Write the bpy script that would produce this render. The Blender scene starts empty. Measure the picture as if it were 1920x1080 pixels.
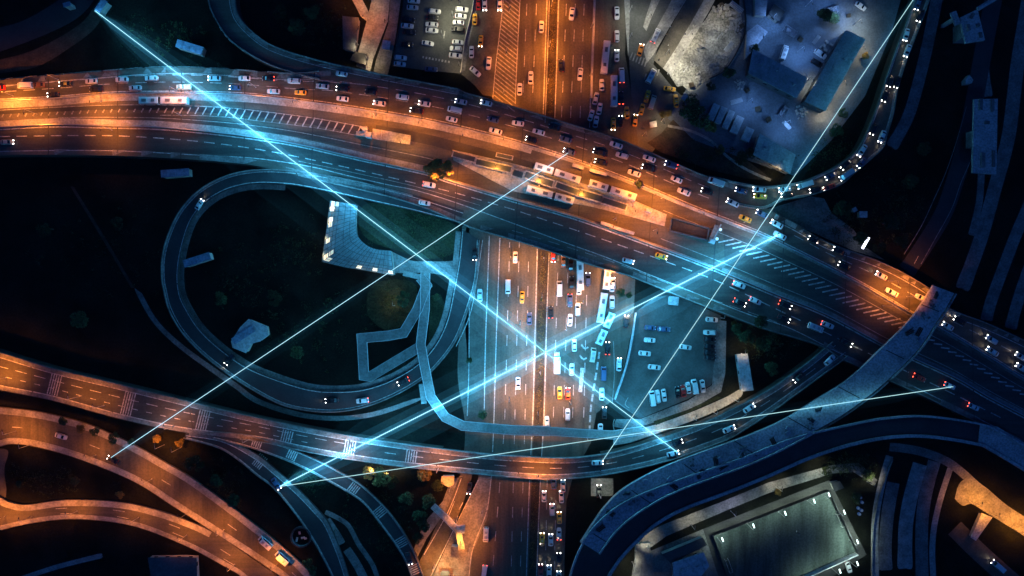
import bpy, bmesh, math, random
from mathutils import Vector, Matrix
from mathutils.bvhtree import BVHTree
R = math.radians
random.seed(7)
S = bpy.context.scene
COL = S.collection

# ------------------------------------------------------------------ camera
H = 330.0            # drone height over the street, m
K = 0.2              # metres per photo pixel at street level
cam = bpy.data.cameras.new('camera')
cam.sensor_width = 36.0
cam.lens = 36.0 * H / (1920 * K)
cam.clip_start = 1.0
cam.clip_end = 6000.0
camo = bpy.data.objects.new('camera', cam)
camo.location = (0, 0, H)
COL.objects.link(camo)
S.camera = camo

# ------------------------------------------------------------------ night sky and moonlight
W = bpy.data.worlds.new('World')
S.world = W
W.use_nodes = True
nt = W.node_tree
bg = nt.nodes['Background']
sky = nt.nodes.new('ShaderNodeTexSky')
sky.sky_type = 'NISHITA'
sky.sun_disc = False
sky.sun_elevation = R(-3)
sky.sun_intensity = 1.0
sky.sun_rotation = R(60)
tint = nt.nodes.new('ShaderNodeMix')
tint.data_type = 'RGBA'
tint.blend_type = 'MULTIPLY'
tint.inputs[0].default_value = 1.0
tint.inputs[7].default_value = (0.45, 3.1, 14.0, 1)
nt.links.new(sky.outputs[0], tint.inputs[6])
nt.links.new(tint.outputs[2], bg.inputs['Color'])
bg.inputs['Strength'].default_value = 0.15
sun = bpy.data.lights.new('moonlight', 'SUN')
sun.energy = 0.3
sun.color = (0.07, 0.32, 1.0)
sun.angle = R(10)
suno = bpy.data.objects.new('moonlight', sun)
suno.rotation_euler = (R(28), R(-18), R(30))
COL.objects.link(suno)

S.view_settings.view_transform = 'Standard'
S.view_settings.look = 'None'
S.view_settings.gamma = 1.0
S.view_settings.exposure = 0.0
S.cycles.use_light_tree = True
S.cycles.max_bounces = 4
S.cycles.diffuse_bounces = 2
S.cycles.glossy_bounces = 2
S.cycles.volume_bounces = 0
S.cycles.transparent_max_bounces = 64
S.cycles.sample_clamp_indirect = 4.0

# ------------------------------------------------------------------ materials
MATS = {}
def mat(name, col, rough=0.8, metal=0.0, var=0.0, scale=0.3, col2=None, bump=0.0, emit=None, es=0.0, spec=0.4, stretch=None, fine=0.0):
    if name in MATS: return MATS[name]
    m = bpy.data.materials.new(name)
    m.use_nodes = True
    n = m.node_tree.nodes; l = m.node_tree.links
    b = n['Principled BSDF']
    b.inputs['Base Color'].default_value = (*col, 1)
    b.inputs['Roughness'].default_value = rough
    b.inputs['Metallic'].default_value = metal
    b.inputs['Specular IOR Level'].default_value = spec
    if emit:
        b.inputs['Emission Color'].default_value = (*emit, 1)
        b.inputs['Emission Strength'].default_value = es
    if var > 0:
        g = n.new('ShaderNodeNewGeometry')
        mp = n.new('ShaderNodeMapping')
        l.new(g.outputs['Position'], mp.inputs['Vector'])
        if stretch:
            mp.inputs['Scale'].default_value = stretch[:3]
            mp.inputs['Rotation'].default_value = (0, 0, stretch[3])
        tx = n.new('ShaderNodeTexNoise')
        tx.inputs['Scale'].default_value = scale
        tx.inputs['Detail'].default_value = 9
        tx.inputs['Roughness'].default_value = 0.68
        l.new(mp.outputs[0], tx.inputs['Vector'])
        rp = n.new('ShaderNodeValToRGB')
        c2 = col2 or tuple(c * (1 - var) for c in col)
        rp.color_ramp.elements[0].position = 0.36
        rp.color_ramp.elements[1].position = 0.64
        rp.color_ramp.elements[0].color = (*c2, 1)
        rp.color_ramp.elements[1].color = (*[min(1, c * (1 + var * 0.35)) for c in col], 1)
        l.new(tx.outputs['Fac'], rp.inputs[0])
        out = rp.outputs[0]
        if fine > 0:
            t2 = n.new('ShaderNodeTexNoise'); t2.inputs['Scale'].default_value = 1.4
            t2.inputs['Detail'].default_value = 5
            l.new(g.outputs['Position'], t2.inputs['Vector'])
            r2 = n.new('ShaderNodeValToRGB')
            r2.color_ramp.elements[0].position = 0.35; r2.color_ramp.elements[1].position = 0.62
            r2.color_ramp.elements[0].color = (1 - fine, 1 - fine, 1 - fine, 1)
            l.new(t2.outputs['Fac'], r2.inputs[0])
            mx = n.new('ShaderNodeMix'); mx.data_type = 'RGBA'; mx.blend_type = 'MULTIPLY'
            mx.inputs[0].default_value = 1
            l.new(out, mx.inputs[6]); l.new(r2.outputs[0], mx.inputs[7])
            out = mx.outputs[2]
        l.new(out, b.inputs['Base Color'])
        if bump > 0:
            bp = n.new('ShaderNodeBump'); bp.inputs['Strength'].default_value = bump
            bp.inputs['Distance'].default_value = 0.1
            l.new(tx.outputs['Fac'], bp.inputs['Height']); l.new(bp.outputs[0], b.inputs['Normal'])
    MATS[name] = m
    return m

ASPH = mat('asphalt', (0.08, 0.072, 0.058), 0.75, var=0.5, scale=0.16, stretch=(1, 1, 1, 0), fine=0.3)
ASPV = mat('asphalt_worn', (0.088, 0.074, 0.054), 0.7, var=0.45, scale=0.35, stretch=(1, 0.05, 1, 0), fine=0.3)
ASPD = mat('asphalt_diagonal', (0.085, 0.075, 0.06), 0.72, var=0.5, scale=0.3, stretch=(0.06, 1, 1, R(-18)), fine=0.25)
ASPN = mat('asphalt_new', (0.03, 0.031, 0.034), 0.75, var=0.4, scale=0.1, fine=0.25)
LOTM = mat('parking_asphalt', (0.08, 0.082, 0.078), 0.8, var=0.4, scale=0.12, fine=0.25)
CONC = mat('concrete', (0.33, 0.32, 0.3), 0.85, var=0.45, scale=0.22, fine=0.35)
CONP = mat('concrete_pale', (0.47, 0.46, 0.45), 0.85, var=0.38, scale=0.13, fine=0.45)
CONW = mat('concrete_weathered', (0.2, 0.195, 0.185), 0.9, var=0.5, scale=0.2, fine=0.4)
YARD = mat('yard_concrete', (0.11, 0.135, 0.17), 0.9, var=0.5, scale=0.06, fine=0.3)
SAND = mat('bare_gravel', (0.34, 0.33, 0.29), 0.95, var=0.75, scale=0.13, fine=0.6, bump=0.6)
SOIL = mat('soil', (0.05, 0.038, 0.026), 1.0, var=0.6, scale=0.3, fine=0.5)
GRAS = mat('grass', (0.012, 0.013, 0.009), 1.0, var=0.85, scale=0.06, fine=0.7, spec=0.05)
ASPM = mat('asphalt_dark', (0.05, 0.047, 0.043), 0.75, var=0.5, scale=0.3, stretch=(0.06, 1, 1, R(-18)), fine=0.3)
GRAL = mat('lawn', (0.036, 0.042, 0.022), 1.0, var=0.6, scale=0.1, fine=0.6, spec=0.05)
PAINT = mat('road_paint', (0.42, 0.41, 0.39), 0.7, var=0.65, scale=1.2)
PAINTW = mat('road_paint_worn', (0.27, 0.26, 0.24), 0.75, var=0.6, scale=0.8)
STEEL = mat('galvanised_steel', (0.35, 0.36, 0.38), 0.45, metal=0.6, var=0.2, scale=2)
DARKM = mat('dark_metal', (0.04, 0.042, 0.045), 0.5, metal=0.5, var=0.3, scale=1)
ROOFD = mat('dark_roof_sheet', (0.07, 0.08, 0.095), 0.7, var=0.4, scale=0.4, fine=0.3)
ROOFB = mat('blue_roof_sheet', (0.26, 0.28, 0.33), 0.65, var=0.35, scale=0.25, fine=0.3)
ROOFP = mat('pale_roof_sheet', (0.42, 0.44, 0.46), 0.65, var=0.35, scale=0.5, fine=0.3)
WALLM = mat('rendered_wall', (0.36, 0.34, 0.3), 0.9, var=0.3, scale=0.6)
GLASR = mat('glass_roof', (0.045, 0.06, 0.065), 0.3, var=0.35, scale=0.4, spec=0.5)
TURF = mat('artificial_turf', (0.085, 0.11, 0.1), 0.95, var=0.55, scale=0.22, stretch=(1, 0.1, 1, R(-20)), fine=0.35, spec=0.1)
BARK = mat('bark', (0.06, 0.045, 0.03), 0.95, var=0.4, scale=3)
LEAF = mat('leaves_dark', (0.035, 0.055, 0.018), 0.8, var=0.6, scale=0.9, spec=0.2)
LEAF2 = mat('leaves_olive_lamplit', (0.15, 0.11, 0.03), 0.8, var=0.6, scale=0.9, spec=0.2)  # lamplight put into the leaf colour: olive raised towards amber
RUBB = mat('tyre_rubber', (0.02, 0.02, 0.02), 0.9)
GLAS = mat('car_glass', (0.012, 0.014, 0.018), 0.12, spec=0.6)
HOFF = mat('headlight_unlit', (0.5, 0.5, 0.5), 0.2)
TOFF = mat('tail_light_unlit', (0.25, 0.01, 0.01), 0.3)
HON = mat('headlight_lit', (0.9, 0.9, 0.9), 0.3, emit=(1.0, 0.93, 0.85), es=14)
TON = mat('tail_light_lit', (0.4, 0.02, 0.02), 0.3, emit=(1.0, 0.08, 0.04), es=7)
CARP = {
 'w': ('white', (0.62, 0.62, 0.61)), 'g': ('silver', (0.42, 0.43, 0.45)), 'k': ('black', (0.012, 0.012, 0.014)),
 'd': ('navy', (0.05, 0.08, 0.16)), 'y': ('yellow', (0.75, 0.38, 0.03)), 'o': ('orange', (0.8, 0.25, 0.03)),
 'r': ('red', (0.4, 0.02, 0.015)), 'n': ('brown', (0.2, 0.09, 0.04)), 'b': ('beige', (0.5, 0.42, 0.3)),
}
def paint(c):
    nme, rgb = CARP[c]
    return mat(nme.replace(' ', '_') + '_car_paint', rgb, 0.35, metal=0.0, var=0.12, scale=2.0, spec=0.5)
BLACKP = mat('black_plastic', (0.02, 0.02, 0.02), 0.6)

# ------------------------------------------------------------------ mesh helpers
def P(px, py, z=0.0):
    f = K * (H - z) / H
    return Vector(((px - 960) * f, -(py - 540) * f, z))

class MB:
    def __init__(s): s.v = []; s.f = []; s.mi = []
    def add(s, vs, fs, m=0):
        o = len(s.v); s.v += [tuple(v) for v in vs]
        s.f += [tuple(i + o for i in f) for f in fs]; s.mi += [m] * len(fs)
    def box(s, c, d, rot=0.0, m=0, top=1.0):
        hx, hy, hz = d[0] / 2, d[1] / 2, d[2] / 2
        cr, sr = math.cos(rot), math.sin(rot); vs = []
        for z, k in ((-hz, 1.0), (hz, top)):
            for x, y in ((-hx, -hy), (hx, -hy), (hx, hy), (-hx, hy)):
                x *= k; y *= k
                vs.append((c[0] + x * cr - y * sr, c[1] + x * sr + y * cr, c[2] + z))
        s.add(vs, [(3, 2, 1, 0), (4, 5, 6, 7), (0, 1, 5, 4), (1, 2, 6, 5), (2, 3, 7, 6), (3, 0, 4, 7)], m)
    def tube(s, a, b, r0, r1=None, n=8, m=0, cap=True):
        a = Vector(a); b = Vector(b); r1 = r0 if r1 is None else r1
        d = (b - a).normalized()
        u = d.orthogonal().normalized(); w = d.cross(u)
        vs = []
        for p, r in ((a, r0), (b, r1)):
            for i in range(n):
                t = 2 * math.pi * i / n
                vs.append(p + u * math.cos(t) * r + w * math.sin(t) * r)
        fs = [(i, (i + 1) % n, n + (i + 1) % n, n + i) for i in range(n)]
        if cap: fs += [tuple(range(n))[::-1], tuple(range(n, 2 * n))]
        s.add(vs, fs, m)
    def strip(s, pts, w, m=0):
        n = len(pts)
        if n < 2: return
        L = []; Rr = []
        for i, p in enumerate(pts):
            a = pts[max(0, i - 1)]; b = pts[min(n - 1, i + 1)]
            d = Vector((b[0] - a[0], b[1] - a[1], 0))
            if d.length < 1e-6: d = Vector((1, 0, 0))
            d.normalize(); q = Vector((-d.y, d.x, 0)) * w / 2
            L.append(Vector(p) + q); Rr.append(Vector(p) - q)
        s.add(L + Rr, [(i, n + i, n + i + 1, i + 1) for i in range(n - 1)], m)
    def prism(s, pts, z0, z1, m=0):
        """closed outline of 3D-ish points (x, y); walls and both caps"""
        n = len(pts)
        bm = bmesh.new()
        vs = [bm.verts.new((p[0], p[1], 0)) for p in pts]
        f = bm.faces.new(vs); f.normal_update()
        if f.normal.z < 0: f.normal_flip()
        order = [v.co.xy[:] for v in f.verts]
        bm.free()
        from mathutils.geometry import tessellate_polygon
        tr = tessellate_polygon([[Vector((x, y, 0)) for x, y in order]])
        o = [(x, y, z0) for x, y in order] + [(x, y, z1) for x, y in order]
        fs = []
        for t in tr:
            a, b, c = [Vector((*order[i], 0)) for i in t]
            if (b - a).cross(c - a).z < 0: t = t[::-1]
            fs.append(tuple(n + i for i in t)); fs.append(tuple(reversed(t)))
        fs += [(i, (i + 1) % n, n + (i + 1) % n, n + i) for i in range(n)]
        s.add(o, fs, m)
    def mesh(s, name, mats):
        me = bpy.data.meshes.new(name)
        me.from_pydata(s.v, [], s.f)
        for mm in (mats if isinstance(mats, (list, tuple)) else [mats]): me.materials.append(mm)
        me.polygons.foreach_set('material_index', s.mi)
        me.update()
        return me
    def build(s, name, mats, parent=None, loc=None):
        return link(name, s.mesh(name, mats), parent, loc)

def link(name, me, parent=None, loc=None):
    o = bpy.data.objects.new(name, me); COL.objects.link(o)
    if parent: o.parent = parent
    if loc is not None: o.location = loc
    return o
def empty(name, loc=(0, 0, 0), rz=0.0):
    o = bpy.data.objects.new(name, None); COL.objects.link(o)
    o.empty_display_size = 0.5; o.location = loc; o.rotation_euler = (0, 0, rz)
    return o
def tag(o, label=None, cat=None, group=None, kind=None):
    if label: o['label'] = label
    if cat: o['category'] = cat
    if group: o['group'] = group
    if kind: o['kind'] = kind
    return o

def smooth(pts, n=8):
    """Catmull-Rom through pixel points"""
    if len(pts) < 3: return [tuple(map(float, p)) for p in pts]
    out = []
    q = [pts[0]] + list(pts) + [pts[-1]]
    for i in range(1, len(q) - 2):
        for k in range(n):
            t = k / n
            out.append(tuple(0.5 * ((2 * q[i][j]) + (-q[i-1][j] + q[i+1][j]) * t + (2*q[i-1][j] - 5*q[i][j] + 4*q[i+1][j] - q[i+2][j]) * t*t
                       + (-q[i-1][j] + 3*q[i][j] - 3*q[i+1][j] + q[i+2][j]) * t**3) for j in range(len(pts[0]))))
    out.append(tuple(map(float, pts[-1])))
    return out
def resample(pts, n):
    d = [0]
    for a, b in zip(pts, pts[1:]): d.append(d[-1] + math.hypot(b[0] - a[0], b[1] - a[1]))
    out = []; j = 0
    for i in range(n):
        t = d[-1] * i / (n - 1)
        while j < len(d) - 2 and d[j + 1] < t: j += 1
        f = (t - d[j]) / max(1e-6, d[j + 1] - d[j])
        out.append(tuple(pts[j][k] + (pts[j + 1][k] - pts[j][k]) * f for k in range(len(pts[0]))))
    return out
def length(pts): return sum(math.hypot(b[0] - a[0], b[1] - a[1]) for a, b in zip(pts, pts[1:]))
def between(A, B, f, n=90):
    a = resample(smooth(A), n); b = resample(smooth(B), n)
    return [(x0 + (x1 - x0) * f, y0 + (y1 - y0) * f) for (x0, y0), (x1, y1) in zip([p[:2] for p in a], [p[:2] for p in b])]
def offset(pts, d):
    out = []
    for i, p in enumerate(pts):
        a = pts[max(0, i - 1)]; b = pts[min(len(pts) - 1, i + 1)]
        dx, dy = b[0] - a[0], b[1] - a[1]; l = math.hypot(dx, dy) or 1
        out.append((p[0] - dy / l * d, p[1] + dx / l * d))
    return out

SURF = {False: ([], []), True: ([], [])}; _bvh = {}
def reg(vs, fs):
    """remember a walkable surface; decks from 9 m up only count when asked for"""
    top = max(v[2] for v in vs)
    for k in ((True,) if top > 8.5 else (False, True)):
        V_, F_ = SURF[k]; o = len(V_); V_.extend([tuple(v) for v in vs]); F_.extend([tuple(i + o for i in f) for f in fs])
def drop(px, py, lift=0.0, hi=False):
    if hi not in _bvh: _bvh[hi] = BVHTree.FromPolygons(*SURF[hi])
    d = Vector(((px - 960) * K, -(py - 540) * K, -H)).normalized()
    h = _bvh[hi].ray_cast(Vector((0, 0, H)), d)
    z = h[0].z if h[0] else 0.0
    return P(px, py, z + lift)

def ribbon(name, A, B, z, t, m, label=None, cat=None, kind='structure', seg=4.0, parent=None):
    """deck between two pixel edges; z is a number or a list spread along it"""
    a = smooth(A); b = smooth(B)
    n = max(8, int(max(length(a), length(b)) / seg))
    a = resample(a, n); b = resample(b, n)
    zs = [z] * n if not isinstance(z, (list, tuple)) else [c[1] for c in resample([(i, v) for i, v in enumerate(z)], n)]
    if isinstance(z, (list, tuple)):
        zs = []
        for i in range(n):
            u = i / (n - 1) * (len(z) - 1); j = min(int(u), len(z) - 2); f = u - j; f = f * f * (3 - 2 * f)
            zs.append(z[j] + (z[j + 1] - z[j]) * f)
    TA = [P(p[0], p[1], q) for p, q in zip(a, zs)]; TB = [P(p[0], p[1], q) for p, q in zip(b, zs)]
    mb = MB()
    top = [(i, i + 1, n + i + 1, n + i) for i in range(n - 1)]
    # orientation
    e1 = TA[1] - TA[0]; e2 = TB[0] - TA[0]
    if e1.cross(e2).z < 0: top = [f[::-1] for f in top]
    mb.add(TA + TB, top); reg(TA + TB, top)
    if t > 0:
        lo = [Vector((p.x, p.y, max(p.z - t, min(0.0, p.z) - 0.02))) for p in TA + TB]
        al = TA + TB + lo; N = 2 * n
        fs = [(i, i + 1, N + i + 1, N + i) for i in range(n - 1)]
        fs += [(n + i, N + n + i, N + n + i + 1, n + i + 1) for i in range(n - 1)]
        fs += [tuple(N + i for i in f[::-1]) for f in top]
        fs += [(0, N, N + n, n), (n - 1, 2 * n - 1, N + 2 * n - 1, N + n - 1)]
        mb.add(al, fs)
    o = mb.build(name, m, parent)
    tag(o, label, cat, kind=kind)
    return o
def sheet(name, pts, z, m, kind='structure', sm=False):
    pts = smooth(pts) if sm else pts
    mb = MB(); w = [P(x, y, z) for x, y in pts]
    mb.prism([(p.x, p.y) for p in w], z - 0.015 if z < 0.5 else z - 0.3, z)
    o = mb.build(name, m); reg([Vector(v) for v in mb.v], mb.f); tag(o, kind=kind); return o
def wall(name, pts, h, w, m, label, cat='wall', group=None, z=None, lift=0.0, hi=False):
    """a wall or parapet that follows pixel points on whatever surface is there"""
    q = resample(smooth(pts), max(3, int(length(pts) / 5)))
    base = [P(x, y, z) if z is not None else drop(x, y, 0.0, hi) for x, y in q]
    n = len(base); vs = []
    for i, p in enumerate(base):
        a = base[max(0, i - 1)]; b = base[min(n - 1, i + 1)]
        d = Vector((b.x - a.x, b.y - a.y, 0)).normalized(); s = Vector((-d.y, d.x, 0)) * w / 2
        for q_, zz in ((s, -0.05), (s, h), (-s, h), (-s, -0.05)):
            vs.append(p + q_ + Vector((0, 0, zz + lift)))
    fs = []
    for i in range(n - 1):
        for k in range(4):
            fs.append((4 * i + k, 4 * i + 4 + k, 4 * i + 4 + (k + 1) % 4, 4 * i + (k + 1) % 4))
    fs += [(0, 1, 2, 3), (4 * n - 1, 4 * n - 2, 4 * n - 3, 4 * n - 4)]
    mb = MB(); mb.add(vs, fs)
    o = mb.build(name, m); tag(o, label, cat, group); return o

# ------------------------------------------------------------------ road edges (photo pixels)
E_N = [(-60,158),(0,150),(100,141),(200,133),(300,126),(400,128),(480,134),(560,138),(620,132),(680,138),(760,150),(860,170),(960,198),(1060,229),(1160,260),(1240,294),(1320,328),(1380,348),(1440,392),(1500,424),(1555,455),(1657,493),(1742,540),(1780,577),(1850,605),(1920,637),(1980,668)]
E_SU = [(-60,190),(0,186),(100,181),(200,173),(300,171),(400,172),(480,176),(600,190),(700,205),(800,222),(900,245),(1000,272),(1100,305),(1200,343),(1300,385),(1400,424),(1440,441),(1500,470),(1560,500),(1630,537),(1715,587),(1762,610),(1850,662),(1920,705),(1980,735)]
E_NL = [(-60,246),(0,243),(100,238),(200,240),(300,243),(400,252),(480,262),(560,275),(680,302),(800,328),(840,342),(960,378),(1080,412),(1200,455),(1320,500),(1440,550),(1545,592),(1655,650),(1710,675),(1790,712),(1850,747),(1917,782),(1980,815)]
E_SL = [(-60,290),(0,284),(150,282),(250,284),(375,291),(480,297),(580,312),(655,330),(730,347),(780,357),(855,380),(960,418),(1060,455),(1130,480),(1200,508),(1300,548),(1400,588),(1480,615),(1575,662),(1672,705),(1765,750),(1865,800),(1920,828),(1980,860)]
E_S = [(-60,298),(0,291),(150,291),(250,293),(375,300),(480,311),(580,335),(655,352),(730,370),(800,392),(860,418),(890,430),(960,450),(1010,465),(1085,490),(1147,510),(1185,520),(1282,560),(1360,590),(1435,618),(1535,648),(1575,672),(1672,716),(1765,760),(1865,810),(1920,838),(1980,870)]
RAMP_A = [(442,-30),(441,0),(452,35),(490,72),(530,92),(600,113),(680,131),(760,147),(860,166)]
RAMP_B = [(388,-30),(390,0),(400,30),(430,75),(480,110),(530,132),(610,152),(700,160),(860,178)]
NE_R = [(1752,-30),(1742,0),(1725,47),(1700,112),(1682,170),(1675,212),(1662,255),(1655,278),(1627,304),(1600,327),(1572,349),(1515,368),(1470,376),(1430,392),(1380,385)]
NE_L = [(1722,-30),(1710,10),(1696,50),(1682,85),(1662,142),(1647,190),(1630,235),(1615,267),(1600,288),(1570,310),(1540,325),(1497,341),(1440,349),(1400,345),(1330,329)]
LOOP_O = [(870,395),(780,366),(700,346),(600,326),(540,319),(480,318),(425,329),(375,355),(337,395),(315,440),(304,482),(303,520),(307,545),(317,582),(340,622),(375,660),(425,700),(480,735),(530,760),(580,771),(630,773),(680,765),(730,747),(780,720),(817,690),(855,640),(880,577),(895,520),(900,450)]
LOOP_I = [(862,418),(780,396),(700,378),(600,356),(540,346),(480,344),(430,354),(390,376),(360,410),(342,460),(334,510),(337,550),(350,580),(375,618),(412,653),(462,688),(520,712),(580,730),(630,734),(680,730),(730,714),(780,685),(815,648),(838,600),(851,540),(860,490),(866,430)]
CUR_N = [(-40,650),(0,660),(100,690),(237,723),(375,757),(480,782),(605,807),(705,824),(805,838),(900,849),(960,854),(1060,858),(1135,850),(1185,838),(1235,822),(1300,800),(1360,773),(1440,731),(1510,682),(1560,640)]
CUR_S = [(-40,722),(0,732),(100,752),(225,786),(350,812),(480,827),(560,844),(630,857),(730,872),(830,883),(960,895),(1035,899),(1110,894),(1185,881),(1260,862),(1335,836),(1375,819),(1440,777),(1515,723),(1590,668)]
R1_A = [(400,808),(480,818),(580,855),(640,886),(680,911),(722,951),(755,994),(780,1040),(797,1085),(805,1110)]
R1_B = [(400,822),(480,843),(555,871),(617,903),(675,938),(705,972),(737,1015),(757,1047),(772,1085),(778,1110)]
R2_A = [(350,808),(420,820),(480,851),(517,880),(562,920),(600,960),(617,982),(640,1035),(655,1080),(665,1110)]
R2_B = [(345,822),(410,840),(450,865),(480,890),(515,917),(555,965),(585,1010),(605,1045),(622,1080),(632,1110)]
X_A = [(-40,760),(0,763),(75,772),(150,790),(190,805),(250,833),(312,868),(357,894),(425,943),(480,985),(530,1025),(575,1067),(610,1110)]
X_B = [(-40,850),(0,838),(25,833),(75,840),(150,862),(250,903),(325,950),(400,998),(480,1050),(530,1085),(555,1110)]
Y_A = [(-40,915),(0,932),(15,940),(50,946),(125,937),(225,941),(300,958),(362,980),(400,998),(480,1052),(525,1085),(545,1110)]
Y_B = [(-40,1010),(0,995),(75,979),(150,974),(250,987),(350,1025),(425,1065),(450,1080),(485,1110)]
PB_A = [(1750,535),(1738,555),(1705,602),(1652,655),(1590,712),(1527,752),(1470,787),(1400,818),(1310,850),(1235,880),(1172,915),(1135,950),(1110,985),(1090,1017)]
PB_B = [(1789,550),(1775,575),(1752,610),(1722,655),(1665,712),(1615,753),(1565,787),(1490,828),(1440,853),(1385,876),(1270,918),(1210,950),(1172,977),(1147,1002),(1122,1037)]
DR_A = [(1062,1110),(1070,1070),(1088,1025),(1115,985),(1172,940),(1270,900),(1385,860),(1490,820),(1602,793),(1665,782),(1740,779),(1838,793),(1880,810),(1950,850)]
DR_B = [(1130,1110),(1145,1082),(1167,1049),(1197,1017),(1235,984),(1285,957),(1360,929),(1440,897),(1515,864),(1590,839),(1665,824),(1740,822),(1832,836),(1860,848),(1930,890)]

# ------------------------------------------------------------------ ground
g = MB()
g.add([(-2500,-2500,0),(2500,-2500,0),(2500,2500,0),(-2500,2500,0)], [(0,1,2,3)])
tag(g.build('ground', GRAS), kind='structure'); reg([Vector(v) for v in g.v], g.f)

V_W = [(950,-40),(945,0),(933,110),(925,180),(917,260),(911,350),(908,430),(907,540),(905,765),(897,890),(885,1035),(876,1110)]
V_E = [(1178,-40),(1175,0),(1172,100),(1192,230),(1200,300),(1196,400),(1192,500),(1188,600),(1168,700),(1152,748),(1118,775),(1108,830),(1075,890),(1062,940),(1060,1000),(1057,1110)]
sheet('highway', V_W + V_E[::-1], 0.05, ASPV)
sheet('service_road', smooth([(866,425),(907,432),(906,760),(902,830),(886,890),(862,960),(832,1030),(800,1110),(755,1110),(792,1042),(830,960),(862,893),(872,800),(858,700),(866,560)]), 0.03, ASPH)
sheet('bus_plaza', [(1170,-40),(1290,-40),(1262,30),(1235,80),(1225,120),(1262,165),(1285,185),(1262,225),(1238,262),(1215,300),(1190,280)], 0.028, LOTM)
sheet('footway', [(1281,-40),(1312,-40),(1262,40),(1225,103),(1213,118),(1206,92),(1228,58)], 0.14, CONC)
sheet('footway', [(1342,-40),(1362,-40),(1330,20),(1298,75),(1272,118),(1258,142),(1243,128),(1268,90),(1303,30)], 0.14, CONC)
sheet('road', [(1312,-40),(1342,-40),(1303,30),(1268,90),(1243,128),(1225,112),(1262,42)], 0.03, ASPH)
sheet('traffic_island', [(1235,-40),(1256,-40),(1222,32),(1212,58),(1206,50),(1212,28)], 0.16, CONC)
sheet('traffic_island', [(1168,-40),(1182,-40),(1180,60),(1178,108),(1174,60)], 0.16, CONC)
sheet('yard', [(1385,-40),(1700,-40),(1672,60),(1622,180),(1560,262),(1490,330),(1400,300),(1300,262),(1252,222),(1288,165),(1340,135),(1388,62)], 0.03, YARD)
sheet('gravel_lot', [(1322,38),(1338,12),(1352,20),(1366,14),(1388,22),(1393,45),(1386,62),(1390,78),(1372,96),(1364,118),(1349,134),(1340,148),(1322,152),(1308,168),(1292,172),(1280,160),(1270,163),(1256,142),(1262,128),(1275,108),(1283,90),(1297,70),(1304,55)], 0.06, SAND)
sheet('parking_lot', [(762,-40),(893,-40),(885,20),(872,70),(863,138),(800,132),(736,124),(745,80),(757,10)], 0.04, LOTM)
sheet('lawn', smooth([(672,395),(700,380),(780,395),(850,420),(862,440),(850,475),(800,485),(740,468),(700,455),(676,432),(672,395)]), 0.08, GRAL)
sheet('lawn', smooth([(705,530),(745,524),(780,535),(776,575),(750,612),(720,618),(690,590),(690,550),(705,530)]), 0.05, GRAL)  # lighter grass patch puts the olive pool of light into the colour
sheet('lawn', smooth([(1010,0),(1010,0),(1010,0)]) if 0 else [(806,560),(826,552),(838,580),(830,620),(804,640)], 0.05, GRAL)
sheet('side_road', [(893,-40),(947,-40),(932,110),(924,182),(905,178),(890,160),(864,138),(872,68),(885,15)], 0.02, ASPH)
sheet('footway', [(893,-40),(901,-40),(893,20),(880,80),(872,132),(863,138),(872,68),(885,15)], 0.13, CONW)
sheet('footpath', [(706,-40),(735,-40),(727,40),(700,110),(694,134),(668,124),(672,95),(690,30)], 0.045, CONC)
sheet('footpath', [(735,-40),(757,-40),(742,70),(727,142),(700,134),(706,110),(728,45)], 0.035, CONW)
sheet('footpath', [(640,-40),(660,-40),(694,28),(690,42),(676,30)], 0.05, CONC)
sheet('parking_lot', [(1192,585),(1228,557),(1262,552),(1300,568),(1352,592),(1349,640),(1345,690),(1333,722),(1290,748),(1200,785),(1152,752),(1172,700)], 0.055, LOTM)
sheet('footpath', [(1346,600),(1362,602),(1360,700),(1352,735),(1300,765),(1235,790),(1180,805),(1150,800),(1155,786),(1200,786),(1290,751),(1335,722)], 0.12, CONW)
sheet('footpath', smooth([(1150,812),(1215,800),(1290,775),(1360,745),(1388,730),(1388,745),(1340,772),(1290,792),(1225,815),(1180,830),(1150,835)]), 0.05, CONC)
sheet('lawn', [(1225,790),(1290,768),(1345,742),(1352,746),(1290,774),(1230,797)], 0.14, GRAL)
sheet('verge', [(1430,395),(1520,368),(1545,372),(1560,400),(1600,430),(1625,465),(1660,488),(1600,470),(1500,425)], 0.05, CONW)
sheet('verge', [(1213,268),(1240,250),(1262,224),(1300,262),(1400,300),(1450,338),(1400,335),(1330,318),(1240,286)], 0.06, SOIL)
strip_ground_later = [((1252,236),(1290,244),(1330,262),(1362,292),(1400,318),(1445,338)), ((1396,60),(1388,90),(1365,125))]
# verges west of the highway and the park side
sheet('footpath', smooth([(252,540),(258,555),(280,595),(305,625),(345,660),(400,700),(440,728),(480,756),(555,781),(630,789),(705,780),(780,754),(780,747),(700,772),(630,780),(560,772),(486,748),(446,720),(406,692),(350,652),(310,617),(288,590),(266,550)]), 0.05, CONW)
sheet('footpath', [(132,350),(138,350),(200,450),(252,540),(246,540),(194,452)], 0.03, SOIL)
sheet('plaza', smooth([(732,470),(770,488),(800,490),(852,488),(866,470),(872,440),(880,430),(880,700),(870,600),(850,545),(838,520),(800,512),(740,512)]), 0.03, CONW)
sheet('road', smooth([(X_B[0]),(-10,842),(15,846),(8,880),(12,925),(0,935),(-40,918)]), 0.06, ASPH)
# bottom centre
sheet('verge', [(898,895),(922,895),(914,970),(886,1035),(876,1110),(800,1110),(832,1035),(860,975)], 0.12, CONW)
sheet('verge', [(868,893),(862,893),(838,955),(800,1010),(780,1050),(772,1040),(795,980),(830,940),(845,900)], 0.07, CONW)
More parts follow.
